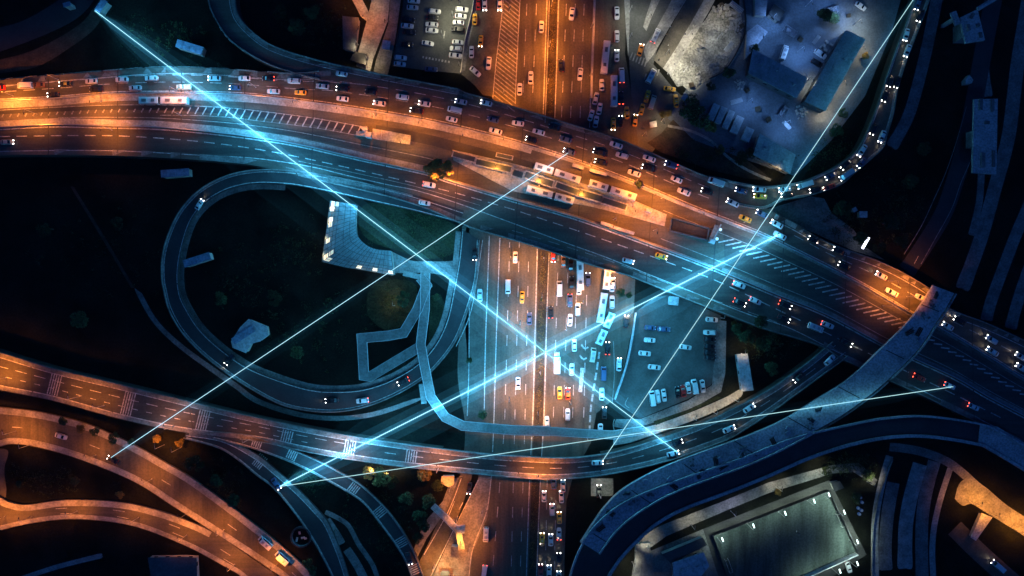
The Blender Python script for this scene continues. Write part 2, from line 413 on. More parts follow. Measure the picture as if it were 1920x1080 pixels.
# bottom right corner
def strip_ground(name, pts, wpx, z, m):
    q = smooth(pts); return ribbon(name, offset(q[::4] + [q[-1]], -wpx / 2), offset(q[::4] + [q[-1]], wpx / 2), z, 0, m)
for q_ in strip_ground_later: strip_ground('footpath', list(q_), 5, 0.1, CONC)
for pts, w_, m_ in (([(1668,855),(1655,900),(1643,960),(1640,1020),(1642,1110)],14,CONC), ([(1675,905),(1665,960),(1660,1020),(1661,1068)],24,CONW),
                    ([(1725,870),(1708,930),(1698,990),(1697,1065)],27,CONC), ([(1752,865),(1735,930),(1728,1000),(1730,1110)],24,CONW), ([(1782,878),(1765,930),(1752,985),(1748,1040),(1752,1110)],11,CONC)):
    strip_ground('terrace_walk', pts, w_, 0.05 + random.random()*0.03, m_)
strip_ground('footpath', [(1668,838),(1720,845),(1780,868),(1830,910),(1855,930)], 16, 0.1, CONW)
sheet('path_glow_fan', smooth([(1790,935),(1800,905),(1822,898),(1850,915),(1885,945),(1930,975),(1990,1020),(1990,1060),(1930,1012),(1880,980),(1850,962),(1822,945),(1805,948),(1790,935)]), 0.09, CONW)  # pale sheet shaped to the orange glow, so the pool of light shows
strip_ground('road', [(1790,990),(1830,1030),(1880,1075),(1920,1110)], 34, 0.04, ASPH)
# right edge: railway land
strip_ground('rail_bed', [(1935,-40),(1908,120),(1892,250),(1866,350),(1838,450),(1805,540)], 26, 0.06, CONW)
strip_ground('rail_bed', [(1985,150),(1948,330),(1905,440),(1860,560),(1850,600)], 22, 0.05, CONW)
strip_ground('rail_bed', [(2010,330),(1950,450),(1910,560),(1895,615)], 22, 0.05, CONW)
strip_ground('rail_bed', [(1852,70),(1845,120),(1852,180)], 18, 0.05, CONW)
strip_ground('rail_bed', [(1840,325),(1836,380),(1822,440)], 13, 0.08, CONW)
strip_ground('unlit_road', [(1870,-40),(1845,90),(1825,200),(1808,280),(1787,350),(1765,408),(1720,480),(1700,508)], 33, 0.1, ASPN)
strip_ground('embankment', [(1760,-20),(1740,80),(1718,170),(1700,225),(1672,275)], 22, 0.04, CONW)
sheet('road', smooth([(-40,60),(40,40),(110,0),(150,-30),(190,-30),(150,30),(60,75),(-40,110)]), 0.03, ASPN)
sheet('verge', smooth([(-40,120),(60,95),(150,45),(185,0),(205,0),(180,50),(130,90),(60,128),(-40,140)]), 0.04, SOIL)

# pitch
PITCH = [(1336,1001),(1548,918),(1604,1034),(1480,1110),(1372,1110)]
sheet('pitch_surround', [(1318,992),(1555,900),(1625,1040),(1500,1120),(1360,1120)], 0.04, ASPM)
sheet('football_pitch', PITCH, 0.08, TURF)
sheet('footpath', [(1195,1010),(1240,985),(1360,938),(1440,905),(1560,872),(1610,868),(1645,900),(1640,910),(1600,885),(1560,888),(1440,925),(1360,958),(1250,1005),(1215,1030),(1200,1110),(1180,1110)], 0.05, CONW)
sheet('yard', [(1215,1035),(1318,992),(1358,1110),(1200,1110)], 0.03, CONW)

# ------------------------------------------------------------------ decks
ZM = 7.0
ribbon('expressway', E_N, E_S, ZM, 1.3, ASPD)
ribbon('slip_road', RAMP_A, RAMP_B, ZM + 0.03, 1.2, ASPD)
ribbon('slip_road', NE_L, NE_R, ZM + 0.03, 1.2, ASPH)
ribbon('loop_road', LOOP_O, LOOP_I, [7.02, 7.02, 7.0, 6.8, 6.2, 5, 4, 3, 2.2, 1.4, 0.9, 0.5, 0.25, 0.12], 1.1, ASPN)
ribbon('overpass', CUR_N, CUR_S, ZM - 0.2, 1.3, ASPM)
ribbon('slip_road', R1_A, R1_B, [6.83, 6.8, 5.5, 4, 3], 1.1, ASPN)
ribbon('slip_road', R2_A, R2_B, [6.77, 5.5, 3, 1.5, 0.6, 0.3], 1.1, ASPN)
ribbon('road', X_A, X_B, 0.9, 0.9, ASPV)
ribbon('road', Y_A, Y_B, 0.94, 0.9, ASPD)
ribbon('curved_road_deck', DR_A, DR_B, 9.0, 1.2, ASPN)
ribbon('concrete_deck', PB_A, PB_B, 12.0, 1.3, CONP)
sheet('concrete_deck', [(1838,794),(1870,800),(1950,848),(1950,900),(1900,866),(1834,834)], 9.3, CONP)
# solid embankments below the decks, left open where the streets pass under
def clip(pts, a, b): return [p for p in smooth(pts) if a <= p[0] <= b][::3]
ribbon('embankment', clip(E_N, -70, 905), clip(E_S, -70, 855), 5.68, 5.7, SOIL)
ribbon('embankment', clip(E_N, 1262, 1990), clip(E_S, 1240, 1990), 5.68, 5.7, SOIL)
ribbon('embankment', clip(CUR_N, -50, 850), clip(CUR_S, -50, 800), 5.48, 5.5, SOIL)
ribbon('embankment', clip(CUR_N, 1120, 1600), clip(CUR_S, 1140, 1600), 5.48, 5.5, SOIL)
ribbon('embankment', clip(RAMP_A, 380, 880), clip(RAMP_B, 380, 880), 5.8, 5.8, SOIL)
ribbon('embankment', NE_L, NE_R, 5.8, 5.8, SOIL)

# concrete verges lying on the decks
def verge(A, f0, B, f1, m=CONC, name='verge', lift=0.1):
    a = between(A, B, f0); b = between(A, B, f1)
    return a, b
def flat_on(name, A, B, m, lift=0.02, hi=False):
    a = resample(A, 80); b = resample(B, 80); mb = MB()
    TA = [drop(*p[:2], lift, hi) for p in a]; TB = [drop(*p[:2], lift, hi) for p in b]
    n = 80; top = [(i, i+1, n+i+1, n+i) for i in range(n-1)]
    if (TA[1]-TA[0]).cross(TB[0]-TA[0]).z < 0: top = [f[::-1] for f in top]
    mb.add(TA+TB, top)
    lo = [Vector((p.x, p.y, p.z - lift)) for p in TA+TB]; N = 2*n
    mb.add(TA+TB+lo, [(i, i+1, N+i+1, N+i) for i in range(n-1)] + [(n+i, N+n+i, N+n+i+1, n+i+1) for i in range(n-1)])
    o = mb.build(name, m); tag(o, kind='structure'); return o
sN = smooth(E_N); sSU = smooth(E_SU); sNL = smooth(E_NL); sS = smooth(E_S); sSL = smooth(E_SL)
def crop(p, a, b): return [q for q in p if a <= q[0] <= b]
flat_on('shoulder', crop(sN, -60, 620), offset(crop(sN, -60, 620), 10), CONW, 0.03)
flat_on('shoulder', crop(smooth(RAMP_A), 430, 860) + crop(sN, 861, 1400), offset(crop(smooth(RAMP_A), 430, 860) + crop(sN, 861, 1400), 9), CONW, 0.05)
flat_on('shoulder', crop(sN, 1450, 1980), offset(crop(sN, 1450, 1980), 9), CONC, 0.03)
flat_on('shoulder', offset(crop(sS, -60, 1980), -11), crop(sS, -60, 1980), CONW, 0.04)
# central concrete verge between carriageway and busway
flat_on('central_verge', offset(crop(sSU, -60, 1000), 3), offset(crop(sSU, -60, 1000), 17), CONC, 0.12)
flat_on('central_verge', offset(crop(sSU, 1000, 1400), 3), offset(crop(sSU, 1000, 1400), 9), CONC, 0.12)
flat_on('central_verge', offset(crop(sSU, 1400, 1980), 3), offset(crop(sSU, 1400, 1980), 9), CONW, 0.12)
flat_on('central_verge', offset(crop(sNL, -60, 800), -16), offset(crop(sNL, -60, 800), -3), CONC, 0.12)
flat_on('central_verge', offset(crop(sNL, 800, 1340), -8), offset(crop(sNL, 800, 1340), -3), CONC, 0.12)
flat_on('central_verge', offset(crop(sNL, 1340, 1980), -12), offset(crop(sNL, 1340, 1980), -4), CONW, 0.12)
# other roads' verges
def edge_band(E, d0, d1, m, lift=0.1, name='shoulder', hi=False):
    e = smooth(E); a, b = offset(e, d0), offset(e, d1)
    n = len(a); A = a[1:-1]; B = b[1:-1]; flat_on(name, A, B, m, lift, hi)
edge_band(X_A, 1, 13, CONC); edge_band(X_B, -12, -1, CONC); edge_band(Y_A[:9], 1, 12, CONC); edge_band(Y_B, -9, -1, CONC)
edge_band(CUR_N, 1, 9, CONW); edge_band(CUR_S, -8, -1, CONW)
edge_band(LOOP_I[4:], -1, -11, CONW); edge_band(LOOP_O[1:14], -1, -4, CONW); edge_band(LOOP_O[14:], -1,-4,CONW)
edge_band(DR_B, -6, -0.5, CONP, 0.9, hi=True); edge_band(DR_A, 0.5, 4, CONP, 0.9, hi=True)
edge_band(NE_R, 1, 4, CONC); edge_band(NE_L, -4, -1, CONC)
edge_band(R2_A, 1, 8, CONW)

flat_on('lower_carriageway', offset(crop(sNL, -60, 1960), 1), crop(sSL, -60, 1960), ASPM, 0.022)
bwA, bwB = between(E_SU, E_NL, 0.34, 160), between(E_SU, E_NL, 0.5, 160)
flat_on('dark_busway_strip', crop(bwA, -60, 690), crop(bwB, -60, 690), ASPN, 0.022)  # darker strip laid along the busway
bwA, bwB = between(E_SU, E_NL, 0.28, 200), between(E_SU, E_NL, 0.46, 200)
flat_on('dark_busway_strip', crop(bwA, 700, 1010), crop(bwB, 700, 1010), ASPN, 0.02)
bwA, bwB = between(E_SU, E_NL, 0.2, 200), between(E_SU, E_NL, 0.85, 200)
flat_on('dark_busway_strip', crop(bwA, 1350, 1970), crop(bwB, 1350, 1970), ASPM, 0.02)
bwA, bwB = between(E_SU, E_NL, 0.66, 160), between(E_SU, E_NL, 0.8, 160)
flat_on('dark_busway_strip', crop(bwA, 300, 820), crop(bwB, 300, 820), ASPM, 0.022)
# ------------------------------------------------------------------ painted markings
mk = MB(); mkw = MB()
def line(pts, w=0.3, dash=None, worn=False, sm=True, lift=0.035, zmax=None):
    p = smooth(pts) if sm else pts
    L = length(p); n = max(3, int(L / 4)); q = resample([a[:2] for a in p], n)
    tgt0 = mkw if worn else mk
    class T_:
        def strip(self, ps, w):
            ps = [p for p in ps]; run = []
            for p in ps:
                if run and abs(p.z - run[-1].z) > 0.9: tgt0.strip(run, w); run = []
                if zmax is None or p.z < zmax: run.append(p)
            tgt0.strip(run, w)
    tgt = T_()
    if not dash:
        tgt.strip([drop(x, y, lift) for x, y in q], w); return
    on, off = dash; t = 0
    dn = resample([a[:2] for a in p], max(3, int(L)))
    while t + on < L:
        i0, i1 = int(t / L * (len(dn) - 1)), int((t + on) / L * (len(dn) - 1))
        m_ = (i0 + i1) // 2
        if i1 > i0: tgt.strip([drop(*dn[i], lift) for i in sorted({i0, m_, i1})], w)
        t += on + off
def off(E, d): return offset(smooth(E), d)
line(off(E_SU, 0), 0.4, sm=False); line(crop(off(E_N, 12), -60, 600), 0.3, sm=False); line(crop(off(E_N, 12), 1450, 1990), 0.3, sm=False)
line(off(RAMP_A, 11), 0.25, sm=False); line(smooth(RAMP_B)[:55], 0.25, sm=False)
for f in (0.38, 0.68): line(crop(between(E_SU, E_N, f), -60, 1380), 0.26, (22, 13), sm=False)
line(crop(between(E_SU, E_N, 0.5), 1480, 1970), 0.26, (20, 14), sm=False)
line(off(E_NL, 0), 0.45, sm=False); line(off(E_SL, 0), 0.3, sm=False)
DL = [(0,256),(150,254),(250,256),(380,266),(507,284),(655,315),(780,344),(855,362),(942,387),(972,396),(1060,425),(1160,459),(1247,490),(1340,525),(1440,572),(1520,610),(1640,668),(1780,735),(1900,795)]
line(DL, 0.32, (20, 12))
line([(960,432),(1060,462),(1160,495),(1250,530),(1340,563),(1440,598),(1520,632)], 0.24, (22, 14), worn=True)
line([(560,302),(655,322),(780,350),(900,385)], 0.2, None, worn=True)
# bus lanes
line(crop(between(E_SU, E_NL, 0.36), -60, 700), 0.24, None, worn=True, sm=False)
line(crop(between(E_SU, E_NL, 0.70), 100, 860), 0.24, None, worn=True, sm=False)
line(crop(between(E_SU, E_NL, 0.30), 1230, 1960), 0.24, None, worn=True, sm=False)
line(crop(between(E_SU, E_NL, 0.80), 1230, 1960), 0.24, None, worn=True, sm=False)
# hatchings
HB = smooth([(5,217),(100,213),(200,208),(300,207),(380,208),(440,212),(480,217),(540,224),(600,232),(672,245)])
q = resample(HB, 47)
for i, (x, y) in enumerate(q):
    h = 3 + 6.0 * max(0, min(1, (x - 250) / 220)); 
    line([(x - h * 0.55, y + h), (x + h * 0.55, y - h)], 0.45, sm=False, lift=0.15, worn=x < 240)
line(offset(crop(HB,300,680), -9), 0.22, sm=False, worn=True); line(offset(crop(HB,300,680), 9), 0.22, sm=False, worn=True)
HE = smooth([(1362,452),(1400,468),(1440,488),(1500,516),(1560,547),(1620,578),(1700,612)])
for x, y in resample(HE, 27): line([(x - 15, y + 2.5), (x + 15, y - 3.5)], 0.5, sm=False)
for x, y in resample([(1745,636),(1810,672),(1880,715),(1920,738)], 14): line([(x - 8, y + 0.5), (x + 8, y + 2.5)], 0.5, sm=False)
HV0 = [(948,-40),(942,20),(930,120),(924,185)]; HV1 = [(977,-40),(974,20),(969,120),(966,195)]
for (a, b) in list(zip(resample(HV0, 30), resample(HV1, 30))): line([(a[0]+1, a[1]-8), (b[0]-1, b[1] + 14)], 0.42, sm=False, worn=True)
line(HV1, 0.3); line(HV0, 0.3)
# vertical highway: solid edges, lane dashes
for pts in ([(1027,-40),(1024,50),(1019,200),(1014,300),(1008,450),(1004,600),(999,780),(993,900),(986,1110)],
            [(1048,-40),(1046,50),(1041,200),(1036,300),(1030,450),(1025,600),(1020,780),(1013,900),(1005,1110)],
            [(938,430),(934,540),(930,650),(926,790),(921,900)], [(1115,-40),(1112,100),(1107,190),(1104,300)],
            [(918,430),(914,540),(910,650),(908,770)], [(921,895),(912,960),(885,1035),(878,1110)]):
    line(pts, 0.35, zmax=1.0)
for x0, x1 in ((990,978),(1008,996)):
    line([(x0,-40),(x1,240)], 0.25, (22,26), sm=False, zmax=1.0)
for x0, x1 in ((1064,1052),(1081,1069),(1097,1087)):
    line([(x0,-40),(x1,240)], 0.25, (22,26), sm=False, zmax=1.0)
for x0, x1, x2 in ((956,946,922),(974,965,958),(992,984,975)):
    line([(x0,445),(x1,800),(x2,1090)], 0.24, (20,26), sm=False, worn=False, zmax=1.0)
for x0, x1, x2 in ((1047,1037,1022),(1066,1056,1040),(1083,1073,1058),(1102,1094,1078)):
    line([(x0,470),(x1,800)], 0.24, (20,22), sm=False, zmax=1.0)
line([(1026,900),(1022,1090)], 0.2, (18,20), sm=False, zmax=1.0); line([(1043,900),(1039,1090)], 0.2, (18,20), sm=False, zmax=1.0)
line([(1124,660),(1118,700),(1108,765),(1105,820)], 0.7, (14,6), zmax=1.0); line([(1092,690),(1088,735)], 1.4, zmax=1.0)
for cx, cy in ((1096,650),(1093,670)):
    line([(cx-6,cy-4),(cx,cy+5),(cx+7,cy+1)], 0.6, sm=False, zmax=1.0)
line([(1150,640),(1152,700),(1148,755)], 0.25, worn=True, zmax=1.0)
line([(905,450),(884,580),(855,650)], 0.25); line([(880,577),(879,700),(876,780)], 0.25)
# the overpass and its slip roads
line(off(CUR_N, 10), 0.3, sm=False); line(off(CUR_S, -9), 0.35, sm=False)
line(crop(between(CUR_N, CUR_S, 0.38), -40, 700), 0.24, (22,14), sm=False); line(crop(between(CUR_N, CUR_S, 0.62), -40, 600), 0.24, (11,16), sm=False)
line(crop(between(CUR_N, CUR_S, 0.5), 720, 1560), 0.24, (22,30), sm=False)
for E, d in ((R1_A, 2.5), (R1_B, -2.5), (R2_A, 9), (R2_B, -2.5)): line(off(E, d), 0.3, sm=False)
line([(480,821),(560,842),(620,855)], 0.3); line([(548,838),(552,846),(546,850)], 0.3, worn=True); line([(575,843),(583,850),(578,856)],0.3,worn=True)
def rumble(cx, cy, ang, ln, w=5, gap=4.6, sl=0.0):
    a = R(ang); ux, uy = math.cos(a), -math.sin(a); vx, vy = -uy, ux
    vx, vy = math.cos(a + math.pi/2 + sl), -math.sin(a + math.pi/2 + sl)
    for k in range(w):
        o = (k - (w-1)/2) * gap
        line([(cx+ux*o-vx*ln/2, cy+uy*o-vy*ln/2), (cx+ux*o+vx*ln/2, cy+uy*o+vy*ln/2)], 0.4, sm=False, worn=False)
for cx, cy, an, ln in ((103,718,-14,46),(240,757,-14,46),(380,789,-14,46),(537,822,-14,30),(656,838,-10,34),(771,856,-8,30)): rumble(cx, cy, an, ln)
for cx, cy, an, ln in ((482,830,-20,18),(546,856,-25,22),(664,915,-38,26),(711,961,-50,25),(755,1015,-60,24),(782,1066,-65,24),(487,865,-38,26)): rumble(cx, cy, an, ln, 5, 4)
# ramps
for E, d in ((NE_R, 4.5), (NE_L, -4.5), (LOOP_O, -5), (LOOP_I, 2)): line(off(E, d), 0.28, sm=False)
line([(1843,195),(1825,285),(1802,342),(1785,390),(1755,445),(1727,495)], 0.22, worn=True); line([(1812,200),(1792,270),(1772,327),(1752,372),(1727,425),(1695,477)], 0.22, worn=True)
line([(1722,480),(1714,495)],0.2)
# dashes on the two sodium lit roads
line(crop(between(X_A, X_B, 0.52), 20, 570), 0.28, (20,130), sm=False); line(crop(between(Y_A, Y_B, 0.42), 100, 500), 0.26, (22,86), sm=False); line(crop(between(Y_A, Y_B, 0.7), 110, 500), 0.24, (22,86), sm=False)
line([(897,900),(857,980),(803,1090)], 0.3); line([(865,897),(840,960),(795,1040)], 0.3); line([(868,942),(850,975)], 0.25, (16,8)); line([(852,940),(840,970)],0.25)
# parking bays, zebra crossings
for i in range(9): line([(792+i*6.0,107+i*1.1),(795+i*6.0,107.6+i*1.1)], 0.8, sm=False)
line([(834,58),(832,72)], 0.4, sm=False)
for i in range(6): line([(1181+i*5.5,112+i*2.6),(1186+i*5.5,98+i*2.6)], 0.5, sm=False, worn=True)
for i in range(5): line([(1208+i*6,150-i*2),(1212+i*6,138-i*2)], 0.5, sm=False, worn=True)
line([(1160,830),(1150,800),(1152,786)], 0.25, worn=True); line([(1178,745),(1172,758),(1180,765)], 0.25, worn=True)
tag(mk.build('lane_markings', PAINT), kind='structure'); tag(mkw.build('worn_markings', PAINTW), kind='structure')
sheet('central_reservation', [(1029,-40),(1046,-40),(1039,240),(1030,450),(1022,640),(1017,800),(1003,1110),(989,1110),(1001,800),(1006,640),(1010,450),(1022,240)], 0.25, SOIL)

mj = MB()
def joint(a, b, hi=False):
    q = resample([a, b], max(3, int(math.hypot(a[0]-b[0], a[1]-b[1]) / 6)))
    mj.strip([drop(x, y, 0.045, hi) for x, y in q], 0.35)
nN, nS = resample(sN, 200), resample(sS, 200)
for k in (14, 26, 37, 48, 60, 73, 86, 97, 108, 121, 133, 146, 158, 170, 183): joint(nN[k], nS[k])
nN, nS = resample(smooth(CUR_N), 100), resample(smooth(CUR_S), 100)
for k in range(6, 96, 9): joint(nN[k], nS[k])
nN, nS = resample(smooth(PB_A), 100), resample(smooth(PB_B), 100)
for k in range(5, 98, 13): joint(nN[k], nS[k], True)
nN, nS = resample(smooth(LOOP_O), 100), resample(smooth(LOOP_I), 100)
for k in range(20, 90, 12): joint(nN[k], nS[k])
tag(mj.build('expansion_joints', BLACKP), kind='structure')
# ------------------------------------------------------------------ walls, parapets, barriers
GP = 'parapets and barriers along the roads'
wall('parapet', crop(sN, -60, 600), 0.9, 0.35, CONW, 'concrete parapet along the north edge of the expressway, top left', 'parapet', GP)
wall('parapet', offset(smooth(RAMP_A) + crop(sN, 870, 1370), 1.5), 0.9, 0.35, CONW, 'long curving parapet above the car park, bus plaza and central highway', 'parapet', GP)
wall('parapet', offset(smooth(RAMP_B)[:48], -1.5), 0.9, 0.35, CONW, 'parapet on the outer side of the ramp curving down from the top left', 'parapet', GP)
wall('parapet', offset(smooth(E_S), -1.5)[50:], 0.9, 0.35, CONW, 'parapet along the south edge of the expressway above the car park', 'parapet', GP)
wall('parapet', offset(smooth(E_N), 1.5)[158:], 0.9, 0.35, CONW, 'parapet along the north edge of the expressway at the far right', 'parapet', GP)
wall('parapet', offset(smooth(CUR_N), 1), 0.9, 0.35, CONW, 'north parapet of the curved overpass with rumble strips', 'parapet', GP)
wall('parapet', offset(smooth(CUR_S), -1)[38:], 0.9, 0.35, CONW, 'south parapet of the curved overpass across the central highway', 'parapet', GP)
wall('parapet', offset(smooth(NE_R), 1), 0.9, 0.35, CONW, 'outer parapet of the jammed ramp at the top right', 'parapet', GP)
wall('parapet', offset(smooth(NE_L), -1), 0.9, 0.35, CONW, 'inner parapet of the jammed ramp at the top right', 'parapet', GP)
wall('parapet', offset(smooth(LOOP_O), -1)[16:], 0.8, 0.35, CONW, 'outer parapet of the dark loop ramp', 'parapet', GP)
wall('parapet', offset(smooth(PB_A), 2), 1.0, 0.5, CONP, 'outer kerb wall of the unfinished pale concrete bridge', 'parapet', GP, hi=True)
wall('parapet', offset(smooth(PB_B), -2), 1.0, 0.5, CONP, 'inner kerb wall of the unfinished pale concrete bridge', 'parapet', GP, hi=True)
for E, d, lb in ((R1_A, 1, 'outer parapet of the middle slip road with rumble strips'), (R1_B, -1, 'inner parapet of the middle slip road with rumble strips'), (R2_B, -1, 'parapet of the slip road with the beam-lit blue car')):
    wall('parapet', offset(smooth(E), d), 0.8, 0.3, CONW, lb, 'parapet', GP)
wall('crash_barrier', offset(sSU, 4), 0.8, 0.3, STEEL, 'steel crash barrier between the upper carriageway and the busway', 'barrier', GP, lift=0.12)
wall('crash_barrier', offset(sNL, -4), 0.8, 0.3, STEEL, 'steel crash barrier between the busway and the lower carriageway', 'barrier', GP, lift=0.12)
wall('crash_barrier', [(1031,-40),(1028,60),(1022,230)], 0.8, 0.3, CONC, 'barrier on the median of the central highway, top of photo', 'barrier', GP)
wall('retaining_wall', [(1116,-40),(1113,40),(1110,120),(1108,185)], 1.6, 0.8, WALLM, 'low wall between the central highway and the bus road, top', 'wall')
wall('site_wall', [(1191,586),(1183,640),(1172,690),(1152,748)], 2.2, 0.5, ROOFP, 'tall pale wall on the west side of the lower car park', 'wall')
wall('lot_wall', [(757,-40),(757,10),(746,70),(737,122)], 1.5, 0.3, DARKM, 'dark fence along the west side of the upper car park', 'fence')
wall('lot_wall', [(893,-20),(884,25),(872,75),(864,136)], 1.2, 0.3, WALLM, 'pale wall along the east side of the upper car park', 'wall')
wall('yard_shadow_wall', [(1392,-10),(1396,60),(1362,128),(1330,148)], 1.2, 0.35, DARKM, 'yard wall coloured dark as the shadow line beside the bright gravel lot', 'wall')  # dark colour puts in the shadow line along the gravel lot
wall('pitch_fence', [(1336,1001),(1548,918)], 3.0, 0.12, DARKM, 'steel fence along the north touchline of the football pitch', 'fence')
wall('pitch_fence', [(1550,918),(1605,1034)], 3.0, 0.12, DARKM, 'steel fence along the right end of the football pitch', 'fence')
wall('pitch_fence', [(1604,1036),(1480,1092)], 3.0, 0.4, ROOFP, 'pale wall along the south side of the football pitch', 'fence')
wall('pitch_fence', [(1335,1002),(1372,1110)], 3.0, 0.12, DARKM, 'steel fence along the left end of the football pitch', 'fence')
wall('terrace_wall', [(1672,860),(1648,930),(1635,1000),(1634,1090)], 1.0, 0.35, CONC, 'thin curved wall beside the terraces, bottom right', 'wall')

# ------------------------------------------------------------------ buildings
def obox(cx, cy, w, h, ang):
    a = R(ang); c, s = math.cos(a), math.sin(a)
    return [(cx + x*c + y*s, cy - x*s + y*c) for x, y in ((-w/2,-h/2),(w/2,-h/2),(w/2,h/2),(-w/2,h/2))]
def building(name, pts, z1, roofm, label, cat, wallm=WALLM, z0=0.0, ribs=0, vents=0, win=True, over=0.4, group=None):
    """walls, roof sheet, ribs in the roof mesh, windows"""
    top = [P(x, y, z1) for x, y in pts]
    c = sum((p for p in top), Vector()) / len(top)
    e = empty(name, (c.x, c.y, z0)); tag(e, label, cat, group)
    loc = [Vector((p.x - c.x, p.y - c.y)) for p in top]
    inn = [v * (1 - over / max(2.0, v.length)) for v in loc]
    w = MB(); w.prism([v[:] for v in inn], 0, z1 - z0 - 0.25); w.build('wall', wallm, e)
    r = MB(); r.prism([v[:] for v in loc], z1 - z0 - 0.249, z1 - z0)
    if ribs and len(loc) == 4:
        for i in range(1, ribs):
            f = i / ribs; a = loc[0].lerp(loc[1], f); b = loc[3].lerp(loc[2], f)
            m_ = (a + b) / 2; d = b - a
            r.box((m_.x, m_.y, z1 - z0 + 0.06), (d.length, 0.16, 0.12), math.atan2(d.y, d.x))
    r.build('roof', roofm, e)
    for k in range(vents):
        f = (k + 0.5) / vents; a = loc[0].lerp(loc[1], f); b = loc[3].lerp(loc[2], f); m_ = a.lerp(b, random.uniform(0.3, 0.7))
        v = MB(); v.box((m_.x, m_.y, z1 - z0 + 0.4), (1.2, 0.9, 0.8), 0.3); v.tube((m_.x, m_.y, z1-z0+0.8), (m_.x, m_.y, z1-z0+1.0), 0.35)
        v.build('roof_vent', STEEL, e)
    if win:
        n = len(inn)
        for i in range(n):
            a, b = inn[i], inn[(i+1) % n]; d = b - a; L = d.length
            k = int(L / 4)
            for j in range(min(k, 6)):
                p = a.lerp(b, (j + 0.5) / min(k, 6)); v = MB()
                v.box((p.x, p.y, (z1-z0) * 0.55), (1.4, 0.12, 1.0), math.atan2(d.y, d.x)); v.build('window', GLAS, e)
    return e
building('long_shed', [(642,30),(673,33),(666,97),(643,92)], 3.6, ROOFD, 'long dark roofed shed beside two sodium lamps, top of photo', 'shed', ribs=5)
building('low_annex', [(664,97),(688,101),(686,122),(656,112)], 3.0, DARKM, 'small dark annex south of the long shed', 'annex', win=False)
building('kiosk', obox(724,84,15,17,-8), 2.8, ROOFP, 'small grey kiosk between the footpath and upper car park', 'kiosk')
building('warehouse', [(1412,92),(1516,147),(1494,184),(1403,137)], 6.0, ROOFB, 'blue roofed warehouse in the yard, left one of two', 'warehouse', ribs=14, vents=3, wallm=ROOFD)
building('warehouse', [(1586,56),(1623,74),(1548,208),(1509,190)], 6.5, ROOFB, 'blue roofed warehouse in the yard, taller right one beside the ramp', 'warehouse', ribs=12, vents=4, wallm=ROOFD)
building('flat_roof_block', [(1452,7),(1472,22),(1460,40),(1441,26)], 4.0, DARKM, 'small square black roofed block at the top of the yard', 'building', ribs=3)
gc = 'pale cabins in a row beside the dark trees'
for i, (cx, cy, w_, h_) in enumerate(((1338,210,13,32),(1352,216,12,33),(1366,224,12,36),(1382,234,15,34),(1402,252,16,26))):
    building('site_cabin', obox(cx, cy, w_, h_, -24), 3.0, ROOFP, ('pale roofed cabin beside the dark trees, %s of five from the left' % ['first','second','third','fourth','fifth'][i]), 'cabin', ribs=4, group=gc)
building('office_block', [(1425,250),(1492,290),(1482,326),(1412,290)], 5.0, ROOFB, 'blue roofed office block north of the merging ramps', 'building', ribs=6, vents=2)
building('workshop', [(1398,110),(1400,60),(1420,45),(1440,60),(1415,90)], 3.5, ROOFB, 'small blue lean-to left of the left warehouse', 'workshop', win=False)
building('store_hut', [(1415,-12),(1440,-6),(1436,30),(1416,28)], 3.5, ROOFB, 'low hut at the north west corner of the yard', 'hut', win=False)
building('waiting_shelter', obox(1285,182,11,13,-35), 2.8, ROOFP, 'small pale square shelter beside the two parked taxis', 'shelter')
building('ticket_booth', obox(1225,233,13,11,10), 2.6, ROOFP, 'tiny booth below the taxi rank', 'booth', win=False)
building('attendant_booth', obox(1263,564,19,16,-6), 3.0, ROOFP, 'attendant booth at the north edge of the lower car park', 'booth')
building('bicycle_shelter', [(1381,664),(1402,663),(1413,732),(1391,734)], 3.2, ROOFP, 'long ribbed shelter east of the lower car park', 'shelter', ribs=0, wallm=STEEL)
for i, (cx, cy, w_, h_, an, lb) in enumerate(((355,88,51,15,-17,'blue grey shelter on grass above the expressway, top left'), (328,324,53,14,4,'blue grey shelter just below the expressway, left'), (369,487,52,14,18,'blue grey shelter inside the loop, left side'),
                      (189,10,12,26,-35,'blue shelter where the top left light beam ends'), (125,8,14,8,15,'small faint blue shelter at the top left'))):
    e = building('field_shelter', obox(cx, cy, w_, h_, an), 4.5, mat('blue_sheet_roof', (0.2, 0.27, 0.38), 0.6, var=0.4, scale=0.5, fine=0.3), lb, 'shelter', ribs=4, win=False)
building('pavilion', [(433,640),(450,614),(466,598),(500,612),(503,628),(488,640),(470,645),(461,662),(436,652)], 4.0, ROOFP, 'pale many-sided pavilion on the lawn inside the loop', 'pavilion', wallm=WALLM)
building('pavilion_wing', obox(456,628,46,13,33), 4.6, mat('blue_sheet_roof', (0.2, 0.3, 0.4)), 'narrow blue roof crossing the pale pavilion', 'roof', z0=4.02, win=False)
building('lamp_house', [(828,893),(852,893),(851,908),(842,914),(826,906)], 3.5, CONC, 'small lit concrete block under the overpass edge', 'block', win=False)
building('lit_hut', obox(834,1078,17,14,0), 3.0, DARKM, 'dark hut lit on its far side at the bottom edge', 'hut')
building('stair_block', [(845,1025),(869,1027),(868,1048),(845,1044)], 4.6, CONW, 'square stair block at the foot of the lit footbridge', 'stairs', win=False)
building('garage', [(277,1046),(345,1044),(368,1046),(370,1100),(286,1100)], 3.5, ROOFD, 'long grey roofed garage at the bottom left edge', 'garage', ribs=6)
building('club_house', [(1262,1055),(1320,1035),(1330,1062),(1290,1110),(1262,1110)], 4.5, ROOFP, 'pale roofed club house left of the football pitch', 'building', vents=4)
building('changing_room', [(1192,1020),(1218,1018),(1226,1078),(1190,1080)], 3.2, CONW, 'long grey changing room beside the dark curved deck', 'building', ribs=3)
